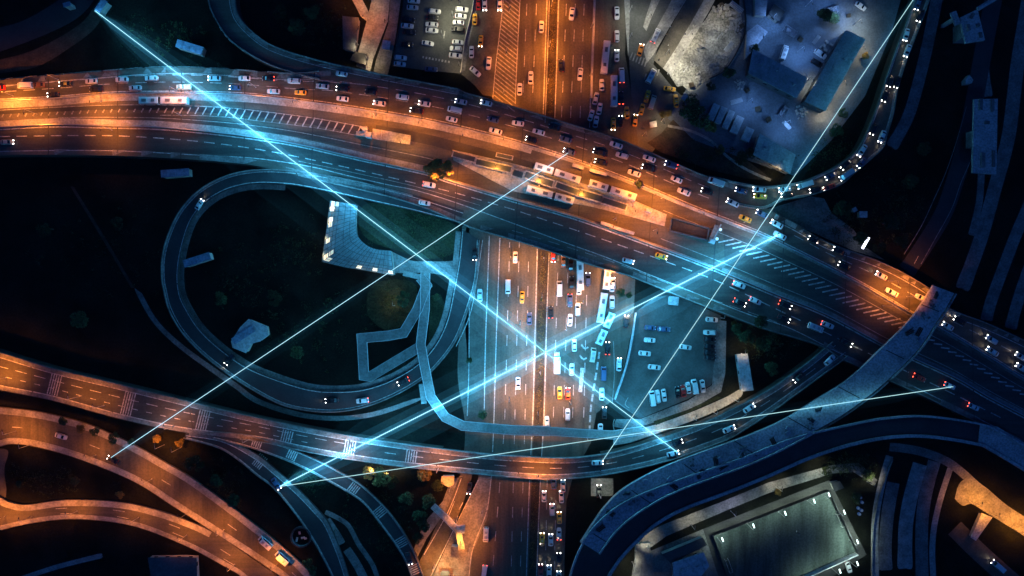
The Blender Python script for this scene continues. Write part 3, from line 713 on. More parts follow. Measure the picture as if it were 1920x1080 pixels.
building('dugout_block', [(1240,1040),(1318,1008),(1326,1022),(1258,1056)], 3.2, DARKM, 'black flat roofed block left of the football pitch', 'building', win=False)
building('plant_room', [(1558,905),(1575,902),(1583,915),(1565,922)], 3.0, DARKM, 'tiny dark plant room at the top corner of the pitch', 'building', win=False)
building('stepped_bleacher', [(1841,962),(1861,970),(1830,1014),(1820,1008)], 2.0, CONP, 'pale stepped bleacher beside the orange lit path', 'bleacher', win=False, ribs=3)
building('switch_hut', obox(1619,402,15,12,0), 3.0, ROOFP, 'pale hut standing alone among dark trees, right', 'hut', win=False)
building('tool_shed', obox(1603,393,8,8,30), 2.5, ROOFP, 'tiny shed beside the lone pale hut', 'shed', win=False)

# bridge piers under construction on the right
def pier(pts, z, label, blocks):
    c = sum((P(x, y, z) for x, y in pts), Vector()) / len(pts)
    e = empty('bridge_pier', (c.x, c.y, 0)); tag(e, label, 'pier', 'unfinished bridge piers on the right')
    lp = [P(x, y, z) - c for x, y in pts]
    a = MB(); a.prism([(p.x, p.y) for p in lp], z - 1.2, z); a.build('pier_cap', CONP, e)
    b = MB(); b.box((0, 0, (z-1.2)/2), (4, 6, z - 1.2)); b.build('column', CONC, e)
    for (bx, by, w, h, an) in blocks:
        q = P(bx, by, z) - c; k = MB(); k.box((q.x, q.y, z + 0.35), (w*K, h*K, 0.7), R(an)); k.build('bearing_block', CONW, e)
    return e
pier([(1800,33),(1833,17),(1847,75),(1811,81)], 10, 'unfinished bridge pier head at the top right corner', [(1822,30,10,5,60),(1815,52,5,12,10),(1833,48,6,6,20),(1838,66,5,10,10)])
pier([(1827,186),(1871,185),(1868,327),(1824,324)], 10, 'long unfinished pier head on the railway side', [(1838,196,6,20,0),(1860,198,5,22,0),(1842,300,7,26,0),(1862,298,5,30,0),(1850,230,8,5,0)])
bm_ = MB(); a_, b_ = P(1833,17,10.2), P(1868,-4,10.2); bm_.tube(a_, b_, 0.8, n=10); tag(bm_.build('concrete_girder', CONP), 'slim girder leading off the top right pier head', 'girder')
bm_ = MB(); c_ = P(1792,34,10); bm_.box((c_.x, c_.y, 9.6), (2.2, 5.0, 0.8), R(20)); bm_.box((c_.x, c_.y, 4.6), (1.2, 1.2, 9.2)); tag(bm_.build('concrete_bracket', CONP), 'small bracket beside the top right pier head', 'bracket')
bm_ = MB(); c_ = P(1817,148,3); bm_.prism([P(x,y,3).xy[:] for x,y in ((1810,150),(1818,140),(1825,150),(1822,156),(1811,157))], 0, 3); tag(bm_.build('anchor_block', CONP), 'small pale block between the two pier heads', 'block')

# bus station
def solid(name, pts, z0, z1, m, parent=None):
    w = [P(x, y, z1) for x, y in pts]; b = MB(); b.prism([p.xy[:] for p in w], z0, z1); return b.build(name, m, parent)
st = empty('bus_station', (0, 0, 0)); tag(st, 'island bus station with dark glazed canopies in the middle of the expressway', 'bus station')
def lerp2(p, q, f): return (p[0]+(q[0]-p[0])*f, p[1]+(q[1]-p[1])*f)
solid('platform', [(848,281),(860,283),(960,306),(1050,330),(1180,372),(1250,402),(1246,424),(1175,404),(1120,390),(960,358),(850,300)], ZM, ZM+0.35, CONC, st)
dn = [(0.0,0.0)]
for (x0,y0,x1,y1,hh) in ((850,288,890,299,9),(893,303,958,318,10),(932,290,960,296,6),(962,323,980,329,11),(985,327,1036,345,11),(1043,346,1084,361,10),(1087,361,1128,373,11),(1130,375,1174,389,10)):
    d = math.atan2(y1-y0, x1-x0); nx, ny = -math.sin(d)*hh/2, math.cos(d)*hh/2
    fx, fy = math.cos(d)*2.2, math.sin(d)*2.2; gx, gy = nx*1.45, ny*1.45
    solid('canopy_frame', [(x0+gx-fx,y0+gy-fy),(x1+gx+fx,y1+gy+fy),(x1-gx+fx,y1-gy+fy),(x0-gx-fx,y0-gy-fy)], ZM+2.8, ZM+2.98, CONP, st)
    solid('canopy_roof', [(x0+nx,y0+ny),(x1+nx,y1+ny),(x1-nx,y1-ny),(x0-nx,y0-ny)], ZM+3.0, ZM+3.2, GLASR, st)
    for f in (0.1, 0.5, 0.9):
        c = P(*lerp2((x0,y0),(x1,y1),f), ZM+3.0); b = MB(); b.tube((c.x,c.y,ZM+0.3),(c.x,c.y,ZM+3.0),0.12); b.build('canopy_post', STEEL, st)
solid('fence_panel', [(1012,336),(1014,336.5),(1012,350),(1010,350)], ZM+.3, ZM+1.8, STEEL, st)
solid('ticket_cabin', [(1213,390),(1224,393),(1222,399),(1211,396)], ZM+.35, ZM+2.6, ROOFP, st)
e = empty('terminal_hut', (0,0,0)); tag(e, 'small stepped roof terminal hut at the tip of the striped hatching', 'hut')
solid('roof', [(676,238),(688,237),(689,243),(680,245)], ZM, ZM+2.8, ROOFP, e); solid('roof', [(684,246),(697,248),(695,258),(684,256)], ZM, ZM+3.2, ROOFP, e); solid('wall', [(668,246),(684,245),(684,256),(668,254)], ZM, ZM+1.2, CONC, e)
e = empty('bus_shelter', (0,0,0)); tag(e, 'flat tan roofed passenger shelter east of the terminal hut', 'shelter')
solid('roof', [(699,241),(735,247),(770,254),(769,271),(738,266),(697,260)], ZM+2.9, ZM+3.1, CONC, e)
for (x,y) in ((702,245),(700,257),(735,250),(735,263),(766,257),(766,268)):
    c = P(x,y,ZM+2.9); b = MB(); b.tube((c.x,c.y,ZM),(c.x,c.y,ZM+2.9),0.12); b.build('post', STEEL, e)
solid('roof_beam', [(715,244),(716,244),(715,263),(714,263)], ZM+3.1, ZM+3.25, STEEL, e)
e = empty('sunken_stairwell', (0,0,0)); tag(e, 'dark stairwell with pale rim at the east end of the bus station', 'stairwell')
solid('floor', [(1262,412),(1328,430),(1326,447),(1258,430)], ZM, ZM+0.15, DARKM, e)
for a, b in (((1260,408),(1330,428)),((1256,432),(1326,450)),((1330,428),(1326,450)),((1260,408),(1256,432))):
    d = math.atan2(b[1]-a[1], b[0]-a[0]); nx, ny = -math.sin(d)*1.2, math.cos(d)*1.2
    solid('rim_wall', [(a[0]+nx,a[1]+ny),(b[0]+nx,b[1]+ny),(b[0]-nx,b[1]-ny),(a[0]-nx,a[1]-ny)], ZM, ZM+1.0+random.random()*.02, ROOFD, e)
for i,(x,y,l,an,lb) in enumerate(((1084,312,22,-16,'bright yellow canopy strip north of the bus platforms, left piece'),(1122,323,34,-16,'bright yellow canopy strip north of the bus platforms, right piece'),(1138,421,24,-17,'lit tan canopy strip beside the lower carriageway, left piece'),(1170,432,40,-17,'lit tan canopy strip beside the lower carriageway, right piece'))):
    e = empty('stair_canopy', (0,0,0)); tag(e, lb, 'canopy', 'small lit canopies over the station stairs')
    solid('roof', obox(x, y, l, 6, an), ZM+2.4, ZM+2.6, ROOFP, e); solid('wall', obox(x, y, l-4, 3, an), ZM, ZM+2.4, WALLM, e)

# metro building with fan shaped glazed roof
FAN_O = [(619,376),(612,430),(603,491),(650,502),(690,508),(738,517)]
FAN_I = [(668,384),(667,412),(670,440),(685,458),(705,467),(733,470)]
fb = empty('fan_roofed_station', (0,0,0)); tag(fb, 'fan shaped station with pale slab roof and glowing warm panes along its edge', 'station')
fa = resample(FAN_O, 25); fi = resample(smooth(FAN_I), 25)
w = [P(x, y, 5.0) for x, y in fa + fi[::-1]]
b = MB(); b.prism([p.xy[:] for p in w], 4.6, 5.0); b.build('roof', mat('pale_panel_roof', (0.15,0.19,0.2), 0.6, var=0.35, scale=0.25, fine=0.3), fb)
w = [P(x, y, 5.0) for x, y in resample([lerp2(a, c, 0.04) for a, c in zip(fa, fi)], 25) + [lerp2(a, c, 0.96) for a, c in zip(fa, fi)][::-1]]
b = MB(); b.prism([p.xy[:] for p in w], 0, 4.599); b.build('wall', WALLM, fb)
b = MB()
for i in range(0, 25):
    p, q = P(*fa[i], 5.0), P(*fi[i], 5.0); d = q - p; m_ = (p+q)/2
    b.box((m_.x, m_.y, 5.04), (d.length*0.98, 0.14, 0.08), math.atan2(d.y, d.x))
for f in (0.0, 0.12, 0.24, 0.36, 0.6, 0.8, 1.0):
    L_ = [lerp2(a, c, f) for a, c in zip(fa, fi)]
    for u, v in zip(L_, L_[1:]):
        p, q = P(*u, 5.0), P(*v, 5.0); d = q-p; m_=(p+q)/2
        b.box((m_.x, m_.y, 5.03), (d.length, 0.12, 0.06), math.atan2(d.y, d.x))
b.build('roof_grid', DARKM, fb)
PANE = mat('lit_pane', (0.8,0.7,0.5), 0.4, emit=(1.0,0.72,0.35), es=1.1, var=0)
for (i0, f0, s_) in ((0,0.06,1.0),(1,0.06,.8),(0,.22,.5),(3,0.06,.9),(4,.06,.45),(7,0.05,0.8),(10,0.05,1.0),(10,0.2,.5),(11,.06,.5),(17,0.05,1.0),(20,0.06,.9),(23,0.06,0.9)):
    i1 = min(i0+1, 24)
    a_, b_, c_, d_ = lerp2(fa[i0],fi[i0],f0), lerp2(fa[i1],fi[i1],f0), lerp2(fa[i1],fi[i1],f0+0.12), lerp2(fa[i0],fi[i0],f0+0.12)
    pm = mat('lit_pane_%d' % int(s_*100), (0.8,0.7,0.5), 0.4, emit=(1.0,0.74,0.4), es=s_*0.8)
    solid('roof_light', [a_, b_, c_, d_], 5.0, 5.025, pm, fb)

# footbridge zigzag
fz = empty('zigzag_footbridge', (0,0,0)); tag(fz, 'pale zigzag footbridge crossing the loop road and the central highway', 'footbridge')
FW = mat('footbridge_concrete', (0.2,0.21,0.2), 0.85, var=0.35, scale=0.2, fine=0.3)
def walk(pts, wpx, z, mats, parent, rail=True, name='walkway'):
    q = pts; A = []; B = []
    n = len(q)
    for i in range(n):
        dirs = []
        if i > 0: d = Vector((q[i][0]-q[i-1][0], q[i][1]-q[i-1][1])).normalized(); dirs.append(d)
        if i < n-1: d = Vector((q[i+1][0]-q[i][0], q[i+1][1]-q[i][1])).normalized(); dirs.append(d)
        t = sum(dirs, Vector((0,0))).normalized(); nn = Vector((-t.y, t.x)); k = 1/max(0.45, nn.dot(Vector((-dirs[0].y, dirs[0].x))))
        A.append((q[i][0]+nn.x*wpx/2*k, q[i][1]+nn.y*wpx/2*k)); B.append((q[i][0]-nn.x*wpx/2*k, q[i][1]-nn.y*wpx/2*k))
    b = MB()
    for i in range(n-1):
        TA = [P(*A[i], z), P(*A[i+1], z), P(*B[i+1], z), P(*B[i], z)]
        lo = [p - Vector((0,0,0.5)) for p in TA]
        fs = [(0,1,2,3),(7,6,5,4),(0,4,5,1),(2,6,7,3)]
        if (TA[1]-TA[0]).cross(TA[3]-TA[0]).z < 0: fs = [f[::-1] for f in fs]
        b.add(TA+lo, fs); reg(TA, [fs[0]])
    b.build(name, mats, parent)
    if rail:
        for side in (A, B):
            r = MB()
            for u, v in zip(side, side[1:]):
                p, q2 = P(*u, z), P(*v, z)
                for hz in (0.5, 1.05): r.tube(p+Vector((0,0,hz)), q2+Vector((0,0,hz)), 0.06, n=5)
                L = (q2-p).length; k = max(1, int(L/2.5))
                for j in range(k+1): c = p.lerp(q2, j/k); r.tube(c, c+Vector((0,0,1.05)), 0.05, n=5)
            r.build('railing', STEEL, parent)
    for i in range(n-1):
        c = P(*lerp2(q[i], q[i+1], 0.5), z); k = MB(); k.tube((c.x,c.y,0),(c.x,c.y,z-0.5),0.45,n=10); k.build('column', CONC, parent)
walk([(788,520),(800,535),(783,580),(757,624),(730,629),(679,634),(683,704),(694,706),(784,652)], 18, 6.0, FW, fz)
walk([(798,512),(797,580),(789,645),(797,690),(808,744),(835,782),(868,798),(960,806),(1030,808)], 17, 6.4, FW, fz)
walk([(1030,808),(1090,812),(1150,815),(1205,806)], 15, 6.4, FW, fz)
walk([(756,512),(790,520),(808,540)], 10, 6.2, FW, fz, rail=False)
walk([(790,720),(795,757)], 10, 6.1, FW, fz, rail=False)
fl = empty('lit_footbridge', (0,0,0)); tag(fl, 'short warm lit footbridge over the slip road, bottom centre', 'footbridge')
walk([(812,948),(836,970),(860,996),(866,1030)], 11, 6.0, CONC, fl)
ft = building('footbridge_landing', [(856,985),(872,984),(871,1000),(858,1002)], 6.8, CONP, 'square warm lit landing at the bend of the short footbridge', 'landing', z0=6.02, win=False)
bent = empty('round_structure', P(566,1005,0)); tag(bent, 'round concrete basin with broken pale slabs beside the slip road', 'basin')
b = MB()
for i in range(24):
    t0, t1 = i/24*2*math.pi, (i+1)/24*2*math.pi
    m_ = Vector((math.cos((t0+t1)/2), math.sin((t0+t1)/2), 0))*3.6
    b.box((m_.x, m_.y, 1.0), (1.6, 0.5, 2.0), (t0+t1)/2+math.pi/2)
b.build('rim', ROOFD, bent)
for i in range(4):
    b = MB(); b.box((random.uniform(-2,2), random.uniform(-2,2), 0.3+i*0.1), (random.uniform(.8,2), .7, .25), random.uniform(0,3)); b.build('slab', CONP, bent)
strip_ground('footpath', [(610,960),(650,982),(672,1020),(700,1062),(715,1110)], 9, 0.05, CONW)
strip_ground('footpath', [(612,975),(632,1005),(640,1020)], 16, 0.045, CONW)
strip_ground('footpath', [(650,1030),(670,1060),(690,1100)], 16, 0.045, CONW)
strip_ground('footpath', [(40,1085),(110,1062),(190,1042)], 9, 0.05, CONC)

# ------------------------------------------------------------------ vehicles
_mc = {}
def shell(mb, st, m=0):
    """loft of rectangular sections: x, half width bottom, half width top, z bottom, z top"""
    vs = []
    for x, wb, wt, z0, z1 in st:
        vs += [(x, -wb, z0), (x, wb, z0), (x, wb*1.0, z0+(z1-z0)*0.6), (x, wt, z1), (x, -wt, z1), (x, -wb*1.0, z0+(z1-z0)*0.6)]
    fs = []; k = 6
    for i in range(len(st)-1):
        for j in range(k):
            fs.append((i*k+j, (i+1)*k+j, (i+1)*k+(j+1)%k, i*k+(j+1)%k))
    fs += [tuple(range(k))[::-1], tuple((len(st)-1)*k+j for j in range(k))]
    mb.add(vs, [f[::-1] for f in fs], m)
SPEC = {'s': (4.55, 1.82, 1.45), 't': (4.55, 1.8, 1.5), 'v': (5.3, 2.0, 2.2), 'm': (5.6, 2.1, 2.5), 'p': (5.6, 2.0, 1.8), 'u': (4.7, 1.9, 1.7)}
def quad(mb, pts, th=0.02):
    a, b, c, d = [Vector(p) for p in pts]; n = (b-a).cross(d-a).normalized()*th
    mb.add([a,b,c,d,a+n,b+n,c+n,d+n], [(3,2,1,0),(4,5,6,7),(0,1,5,4),(1,2,6,5),(2,3,7,6),(3,0,4,7)])
def parts(kind, col):
    """list of (name, mesh, parent index) for a vehicle whose front faces +x"""
    key = (kind, col)
    if key in _mc: return _mc[key]
    L, Wd, Hh = SPEC[kind]; h = L/2; w = Wd/2; out = []
    pm = paint(col)
    b = MB()
    if kind in 'stu':
        zb = 0.92 if kind != 'u' else 1.05
        shell(b, [(-h,w*.72,w*.66,.35,zb-.12),(-h+.12,w*.88,w*.8,.27,zb-.02),(-h+.5,w*.98,w*.88,.25,zb+.02),(-.6,w,w*.92,.25,zb+.02),(.7,w,w*.92,.25,zb),(h-.7,w*.97,w*.86,.25,zb-.14),(h-.22,w*.86,w*.74,.27,zb-.24),(h,w*.62,w*.55,.35,zb-.38)])
        r0, r1, b0, b1 = (-1.05,.35,-1.75,1.12) if kind != 'u' else (-1.75,.3,-2.1,1.1)
        zt = Hh; wt = w*.7; wb = w*.86
        shell(b, [(b0,wb*.96,wb*.95,zb-.05,zb+.0),(r0,wb,wt,zb-.05,zt-.02),((r0+r1)/2,wb,wt,zb-.05,zt),(r1,wb,wt,zb-.05,zt-.03),(b1,wb*.96,wb*.95,zb-.05,zb)])
        g1 = MB(); quad(g1, [(b1-.04,-wb*.86,zb+.03),(b1-.04,wb*.86,zb+.03),(r1+.06,wt*.9,zt-.05),(r1+.06,-wt*.9,zt-.05)], .03)
        g2 = MB(); quad(g2, [(b0+.05,wb*.86,zb+.03),(b0+.05,-wb*.86,zb+.03),(r0-.06,-wt*.88,zt-.05),(r0-.06,wt*.88,zt-.05)], .03)
        gs = MB()
        for s in (-1, 1):
            q = [(r0-.1,s*wb*1.0,zb+.06),(r1+.3,s*wb*1.0,zb+.06),(r1+.0,s*wt*1.06,zt-.12),(r0+.05,s*wt*1.06,zt-.12)]
            quad(gs, q if s < 0 else q[::-1], .03)
        glass = [('windscreen', g1), ('rear_window', g2), ('side_windows', gs)]
        if kind == 't': pass
        hx, hz, tx, tz, hw = h-.2, zb-.3, -h+.06, zb-.2, w*.66
    elif kind in 'vm':
        zt = Hh
        shell(b, [(-h,w*.9,w*.82,.35,zt-.1),(-h+.2,w,w*.88,.28,zt),(h-1.5,w,w*.88,.28,zt),(h-1.15,w,w*.84,.28,zt-.05),(h-.55,w*.98,w*.86,.28,1.25),(h-.1,w*.9,w*.8,.3,1.0),(h,w*.75,w*.68,.38,.85)])
        g1 = MB(); quad(g1, [(h-.55,-w*.74,1.3),(h-.55,w*.74,1.3),(h-1.12,w*.72,zt-.1),(h-1.12,-w*.72,zt-.1)], .04)
        g2 = MB(); quad(g2, [(-h-.01,w*.7,1.3),(-h-.01,-w*.7,1.3),(-h-.0,-w*.66,zt-.3),(-h-.0,w*.66,zt-.3)], .04)
        gs = MB()
        for s in (-1, 1):
            q = [(-h+.5,s*w*1.0,1.35),(h-1.1,s*w*1.0,1.35),(h-1.5,s*w*.92,zt-.25),(-h+.5,s*w*.92,zt-.25)]
            quad(gs, q if s < 0 else q[::-1], .03)
        glass = [('windscreen', g1), ('rear_window', g2), ('side_windows', gs)]
        if kind == 'm':
            k = MB(); k.box((h-2.2,0,zt+.09),(1.0,1.0,.18)); glass.append(('roof_hatch', k))
            k = MB(); k.box((-h+1.6,0,zt+.09),(.8,.9,.16)); glass.append(('roof_hatch', k))
        hx, hz, tx, tz, hw = h-.1, .8, -h+.02, 1.0, w*.74
    else:
        zt = Hh
        shell(b, [(-h,w*.95,w*.9,.35,1.0),(.3,w,w*.94,.28,1.02),(1.3,w,w*.94,.28,1.0),(h-.3,w*.92,w*.8,.28,.85),(h,w*.75,w*.66,.35,.7)])
        shell(b, [(.2,w*.9,w*.74,.95,zt),(1.2,w*.9,w*.74,.95,zt),(1.8,w*.86,w*.84,.95,1.0)])
        g1 = MB(); quad(g1, [(1.78,-w*.72,1.03),(1.78,w*.72,1.03),(1.24,w*.66,zt-.06),(1.24,-w*.66,zt-.06)], .04)
        bd = MB()
        for s in (-1,1): bd.box((-h/2+.1,s*w*.88,1.2),(h*.95,.08,.45))
        bd.box((-h+.08,0,1.2),(.08,Wd*.88,.45)); bd.box((-h/2+.1,0,1.03),(h*.95,Wd*.86,.04))
        out2 = ('cargo_bed', bd)
        glass = [('windscreen', g1), out2]
        hx, hz, tx, tz, hw = h-.2, .62, -h, .75, w*.7
    out.append(('body', b.mesh('body', pm)))
    for nme, g_ in glass: out.append((nme, g_.mesh(nme, GLAS if 'wind' in nme else STEEL if nme != 'cargo_bed' else pm)))
    if kind == 't':
        k = MB(); k.box((-.35,0,Hh+.08),(.22,.55,.16)); out.append(('roof_sign', k.mesh('roof_sign', HOFF)))
    wh = MB(); wh.tube((0,-.11,0),(0,.11,0),.33,n=12); wh.tube((0,-.12,0),(0,.12,0),.19,n=8,m=1); wm = wh.mesh('wheel', [RUBB, STEEL])
    for sx in (-h*.6, h*.62):
        for s in (-1, 1): out.append(('wheel', wm, (sx, s*(w-.12), .33)))
    out.append(('HL', (hx, hw, hz))); out.append(('TL', (tx, w*.7, tz)))
    _mc[key] = out
    return out
def lampmesh(kind, on):
    key = ('lamp', kind, on)
    if key in _mc: return _mc[key]
    b = MB()
    if kind == 'h': b.box((0,0,.04),(.34,.3,.26), top=.75)
    else: b.box((0,0,.04),(.2,.4,.26))
    nme = 'headlight' if kind == 'h' else 'tail_light'
    _mc[key] = b.mesh(nme, (HON if on else HOFF) if kind == 'h' else (TON if on else TOFF))
    return _mc[key]
KN = {'s': ('saloon_car','saloon car','car'), 't': ('taxi','taxi','taxi'), 'v': ('van','van','van'), 'm': ('minibus','minibus','minibus'), 'p': ('pickup_truck','pickup truck','pickup'), 'u': ('estate_car','estate car','car')}
CARS = []
def car(px, py, kind, col, ang, flags='', zone=None):
    loc = drop(px, py)
    nm, kw, cat = KN[kind]
    e = empty(nm, loc, R(ang + random.uniform(-1.5, 1.5)))
    e['category'] = cat
    s = random.uniform(0.97, 1.07)
    for p in parts(kind, col):
        if p[0] == 'HL':
            for sg in (-1, 1): o = link('headlight', lampmesh('h', 'H' in flags), e, (p[1][0], sg*p[1][1], p[1][2]))
        elif p[0] == 'TL':
            for sg in (-1, 1): o = link('tail_light', lampmesh('t', 'T' in flags), e, (p[1][0], sg*p[1][1], p[1][2]))
        elif len(p) == 3: link(p[0], p[1], e, p[2])
        else: link(p[0], p[1], e)
    e.scale = (s*random.uniform(.96,1.05), s, s)
    if 'H' in flags and (px > 1440 or zone in ('on the dark loop road', 'on the curved overpass', 'in the queue at the bottom', 'on the slip roads, bottom centre')):
        hb_ = bpy.data.lights.new('headlight_beam', 'SPOT'); hb_.energy = 260; hb_.color = (1, .86, .66); hb_.spot_size = R(64); hb_.spot_blend = .9; hb_.shadow_soft_size = .15
        ho_ = bpy.data.objects.new('headlight_beam', hb_); COL.objects.link(ho_); ho_.parent = e; ho_.location = (SPEC[kind][0]/2 + .15, 0, .75); ho_.rotation_euler = (0, R(-76), 0)
    if zone == 'UP':
        zone = ('on the upper carriageway at left' if px < 480 else 'on the upper carriageway above the hatching' if px < 720 else 'on the upper carriageway before the platforms' if px < 990 else
                'on the upper carriageway beside the platforms' if px < 1250 else 'on the upper carriageway near the merge' if px < 1500 else 'on the upper carriageway at far right')
    CARS.append((e, px, py, zone, CARP[col][0] if kind != 't' else 'yellow', kw, flags))
    return e
# tile origin, then x,y in quarter pixels, kind, colour, heading (degrees, 0 = right, 90 = up), lamps
def cars(ox, oy, zone, rows):
    for r in rows:
        x, y, k, c, a = r[:5]; car(ox + x/4, oy + y/4, k, c, a, r[5] if len(r) > 5 else '', zone)
UP = 'UP'
LO = 'on the lower expressway carriageway'
cars(0, 0, UP, [(0,660,'s','r',182),(200,645,'v','w',182),(295,640,'s','n',182),(495,632,'s','k',182,'H'),(405,712,'s','k',182,'H'),(690,612,'s','w',182),(725,675,'s','k',182),(920,600,'s','w',181),
  (1020,663,'s','g',181),(1142,590,'s','w',181),(1385,657,'p','b',180),(1612,590,'s','g',179,'H'),(1838,590,'s','w',179),(1768,660,'s','d',179,'H')])
cars(480, 0, UP, [(645,557,'s','w',172),(95,592,'s','k',178,'T'),(290,610,'u','w',178),(502,650,'s','g',175),(650,668,'s','k',175,'H'),(135,688,'s','w',178),(337,697,'t','y',176),(652,743,'s','w',174),(862,695,'s','k',172),
  (1100,730,'u','w',172),(928,777,'s','g',171,'H'),(1265,780,'s','g',170,'H'),(1205,833,'s','k',169,'H'),(1538,765,'s','g',168,'H'),(1492,828,'v','w',168),(1728,775,'s','w',167,'H'),(1468,897,'s','w',166),(1778,900,'s','d',165),(1797,985,'s','w',165)])
cars(960, 0, UP, [(45,926,'s','w',172),(200,992,'s','w',165),(318,958,'s','k',163),(145,1050,'s','k',164,'H'),(402,1047,'s','d',163)])
cars(960, 270, UP, [(780,10,'s','w',162),(428,60,'s','d',162,'H'),(655,65,'s','k',162,'H'),(823,88,'u','w',163),(1027,110,'s','w',160),(662,138,'s','k',162,'H'),(1020,184,'s','k',161,'H'),(915,220,'s','w',160),
  (1190,158,'u','d',162,'HT'),(1232,268,'s','w',158),(1287,360,'s','w',158),(1527,287,'v','w',160),(1460,360,'s','k',158,'H'),(1715,352,'s','d',165,'H'),(1852,343,'s','w',175,'H'),(1858,393,'t','y',175,'H'),(1652,442,'s','g',155,'H'),(1745,560,'t','y',155),(1872,525,'s','d',155,'H')])
cars(1440, 270, UP, [(62,602,'s','w',150,'H'),(85,687,'s','w',152),(338,722,'s','k',152,'H'),(525,805,'s','k',150,'H'),(568,917,'s','k',152,'H'),(845,987,'s','w',151,'H')])
cars(1440, 540, UP, [(922,32,'s','w',152),(1145,74,'s','w',155),(1430,245,'s','k',150,'H'),(1342,285,'s','w',150,'H'),(1670,387,'u','w',148,'H'),(1676,475,'s','w',148,'H'),(1892,515,'s','w',148,'H'),(1895,597,'s','w',148,'H')])
cars(480, 270, LO, [(1300,307,'u','w',350,'T'),(1265,443,'s','w',350)])
cars(960, 270, LO, [(870,877,'s','g',344,'H'),(1117,841,'t','y',342,'H'),(1700,1057,'s','w',338,'T')])
cars(960, 540, LO, [(1822,96,'s','w',337,'T'),(1705,108,'s','k',337,'TH')])
cars(1440, 540, LO, [(125,127,'s','k',335,'TH'),(115,228,'s','k',335,'H'),(352,297,'m','w',338),(442,277,'s','w',338,'T'),(580,407,'s','k',332,'H'),(1130,672,'s','r',335,'T'),(1357,732,'s','w',335,'T'),(1535,890,'s','w',335,'T')])
cars(0, 0, LO, [(62,1068,'s','b',2,'H')])
NE = 'queueing on the ramp at right'
cars(1440, 0, NE, [(1118,35,'s','d',252,'H'),(1135,122,'s','k',250,'H'),(1031,265,'s','w',255,'H'),(1040,385,'s','w',250,'H'),(965,618,'s','k',250,'H'),(912,612,'s','k',250,'H'),(876,722,'s','k',248,'H'),(787,970,'s','k',247,'H'),(850,1027,'s','w',247,'H')])
cars(1440, 270, NE, [(700,52,'s','w',238,'H'),(697,142,'s','d',230,'H'),(580,155,'s','k',228,'H'),(582,232,'v','g',216,'H'),(466,240,'s','d',208,'H'),(272,307,'v','w',196,'H'),(352,345,'s','k',194,'H'),(455,325,'s','r',200,'H'),(122,341,'s','g',186,'H'),(140,382,'s','k',183,'H')])
PT = 'in the upper car park'
cars(480, 0, PT, [(1185,10,'s','w',355),(1175,60,'s','g',355),(1342,90,'u','w',355),(1325,137,'s','k',355),(1545,75,'u','w',356),(1537,125,'s','w',355),(1520,172,'s','w',176),(1517,225,'u','k',176),(1320,187,'s','w',176),(1320,232,'s','w',355),
  (1135,198,'s','w',355),(1152,245,'s','k',355),(1145,152,'s','k',355),(1290,328,'s','w',350),(1515,320,'s','w',356),(1500,368,'u','w',176),(1497,420,'s','w',355),(1087,437,'u','w',354),(1080,483,'s','w',354),(1315,522,'s','d',356),(1135,337,'s','k',355)])
SR = 'right of the upper car park'
cars(480, 0, SR, [(1715,40,'s','w',270,'H'),(1828,40,'s','w',270,'H'),(1668,35,'s','r',90),(1642,148,'t','y',90),(1685,312,'t','y',266,'H'),(1617,393,'s','w',90),(1745,478,'s','w',265),(1645,540,'s','w',318)])
CT = 'on the central highway at the top'
cars(960, 0, CT, [(448,108,'s','w',264),(220,205,'s','w',86),(140,585,'s','w',87),(58,672,'s','w',87),(367,495,'s','k',92),(510,560,'s','w',264)])
BR = 'on the bus road, top'
cars(960, 0, BR, [(785,102,'s','w',270),(785,275,'u','w',90),(785,420,'s','w',90,'H'),(820,568,'v','w',92,'T'),(672,640,'s','w',90),(627,742,'s','g',76),(655,818,'s','w',80),(592,868,'s','w',72),(628,915,'s','w',80),(817,735,'s','k',90,'T'),
  (860,848,'t','y',93),(758,932,'t','y',268,'H'),(812,912,'s','k',90,'H'),(922,905,'t','y',82,'H')])
TX = 'at the taxi rank and bus plaza'
cars(960, 0, TX, [(972,822,'t','y',78),(1012,725,'t','y',73),(1050,770,'v','b',73),(1180,670,'t','y',352),(1227,760,'t','y',95),(962,378,'s','o',76,'H'),(1075,272,'m','w',64,'T'),(1040,575,'m','w',64)])
YD = 'parked in the yard at top right'
cars(1440, 0, YD, [(690,50,'s','w',325),(115,400,'m','w',70),(388,408,'u','w',325),(365,475,'s','k',330)])
CM = 'on the highway between the bridges'
cars(960, 270, CM, [(25,850,'s','w',90),(310,845,'s','r',268,'H'),(385,880,'s','n',90,'H'),(440,905,'s','k',90),(568,1015,'u','d',90,'H'),(757,1045,'s','g',90,'H'),(447,1040,'s','k',92)])
cars(960, 540, CM, [(-30,-10,'v','w',270),(75,70,'t','y',270),(130,230,'s','d',90),(290,180,'s','k',90,'T'),(355,5,'v','w',90),(435,95,'s','d',270,'T'),(500,5,'s','w',90),(492,160,'u','w',90),(435,240,'s','w',85),(748,105,'u','w',90),(748,-15,'s','w',90),
  (855,250,'s','k',85,'H'),(467,430,'s','w',90),(605,500,'m','b',82),(715,450,'s','k',90,'TH'),(802,572,'s','w',88,'H'),(447,610,'u','w',87),(685,640,'v','d',90),(45,712,'s','w',270,'H'),(357,785,'t','y',90),(418,790,'s','r',90,'H'),(417,948,'u','w',90),(262,1005,'s','w',90),(672,795,'s','w',88),(692,935,'s','k',90,'H'),(662,1065,'s','w',270,'H')])
cars(480, 270, 'on the dark service road', [(1640,830,'s','k',270,'H')])
cars(480, 540, 'on the dark service road', [(1680,55,'s','g',90)])
PL = 'in the lower car park'
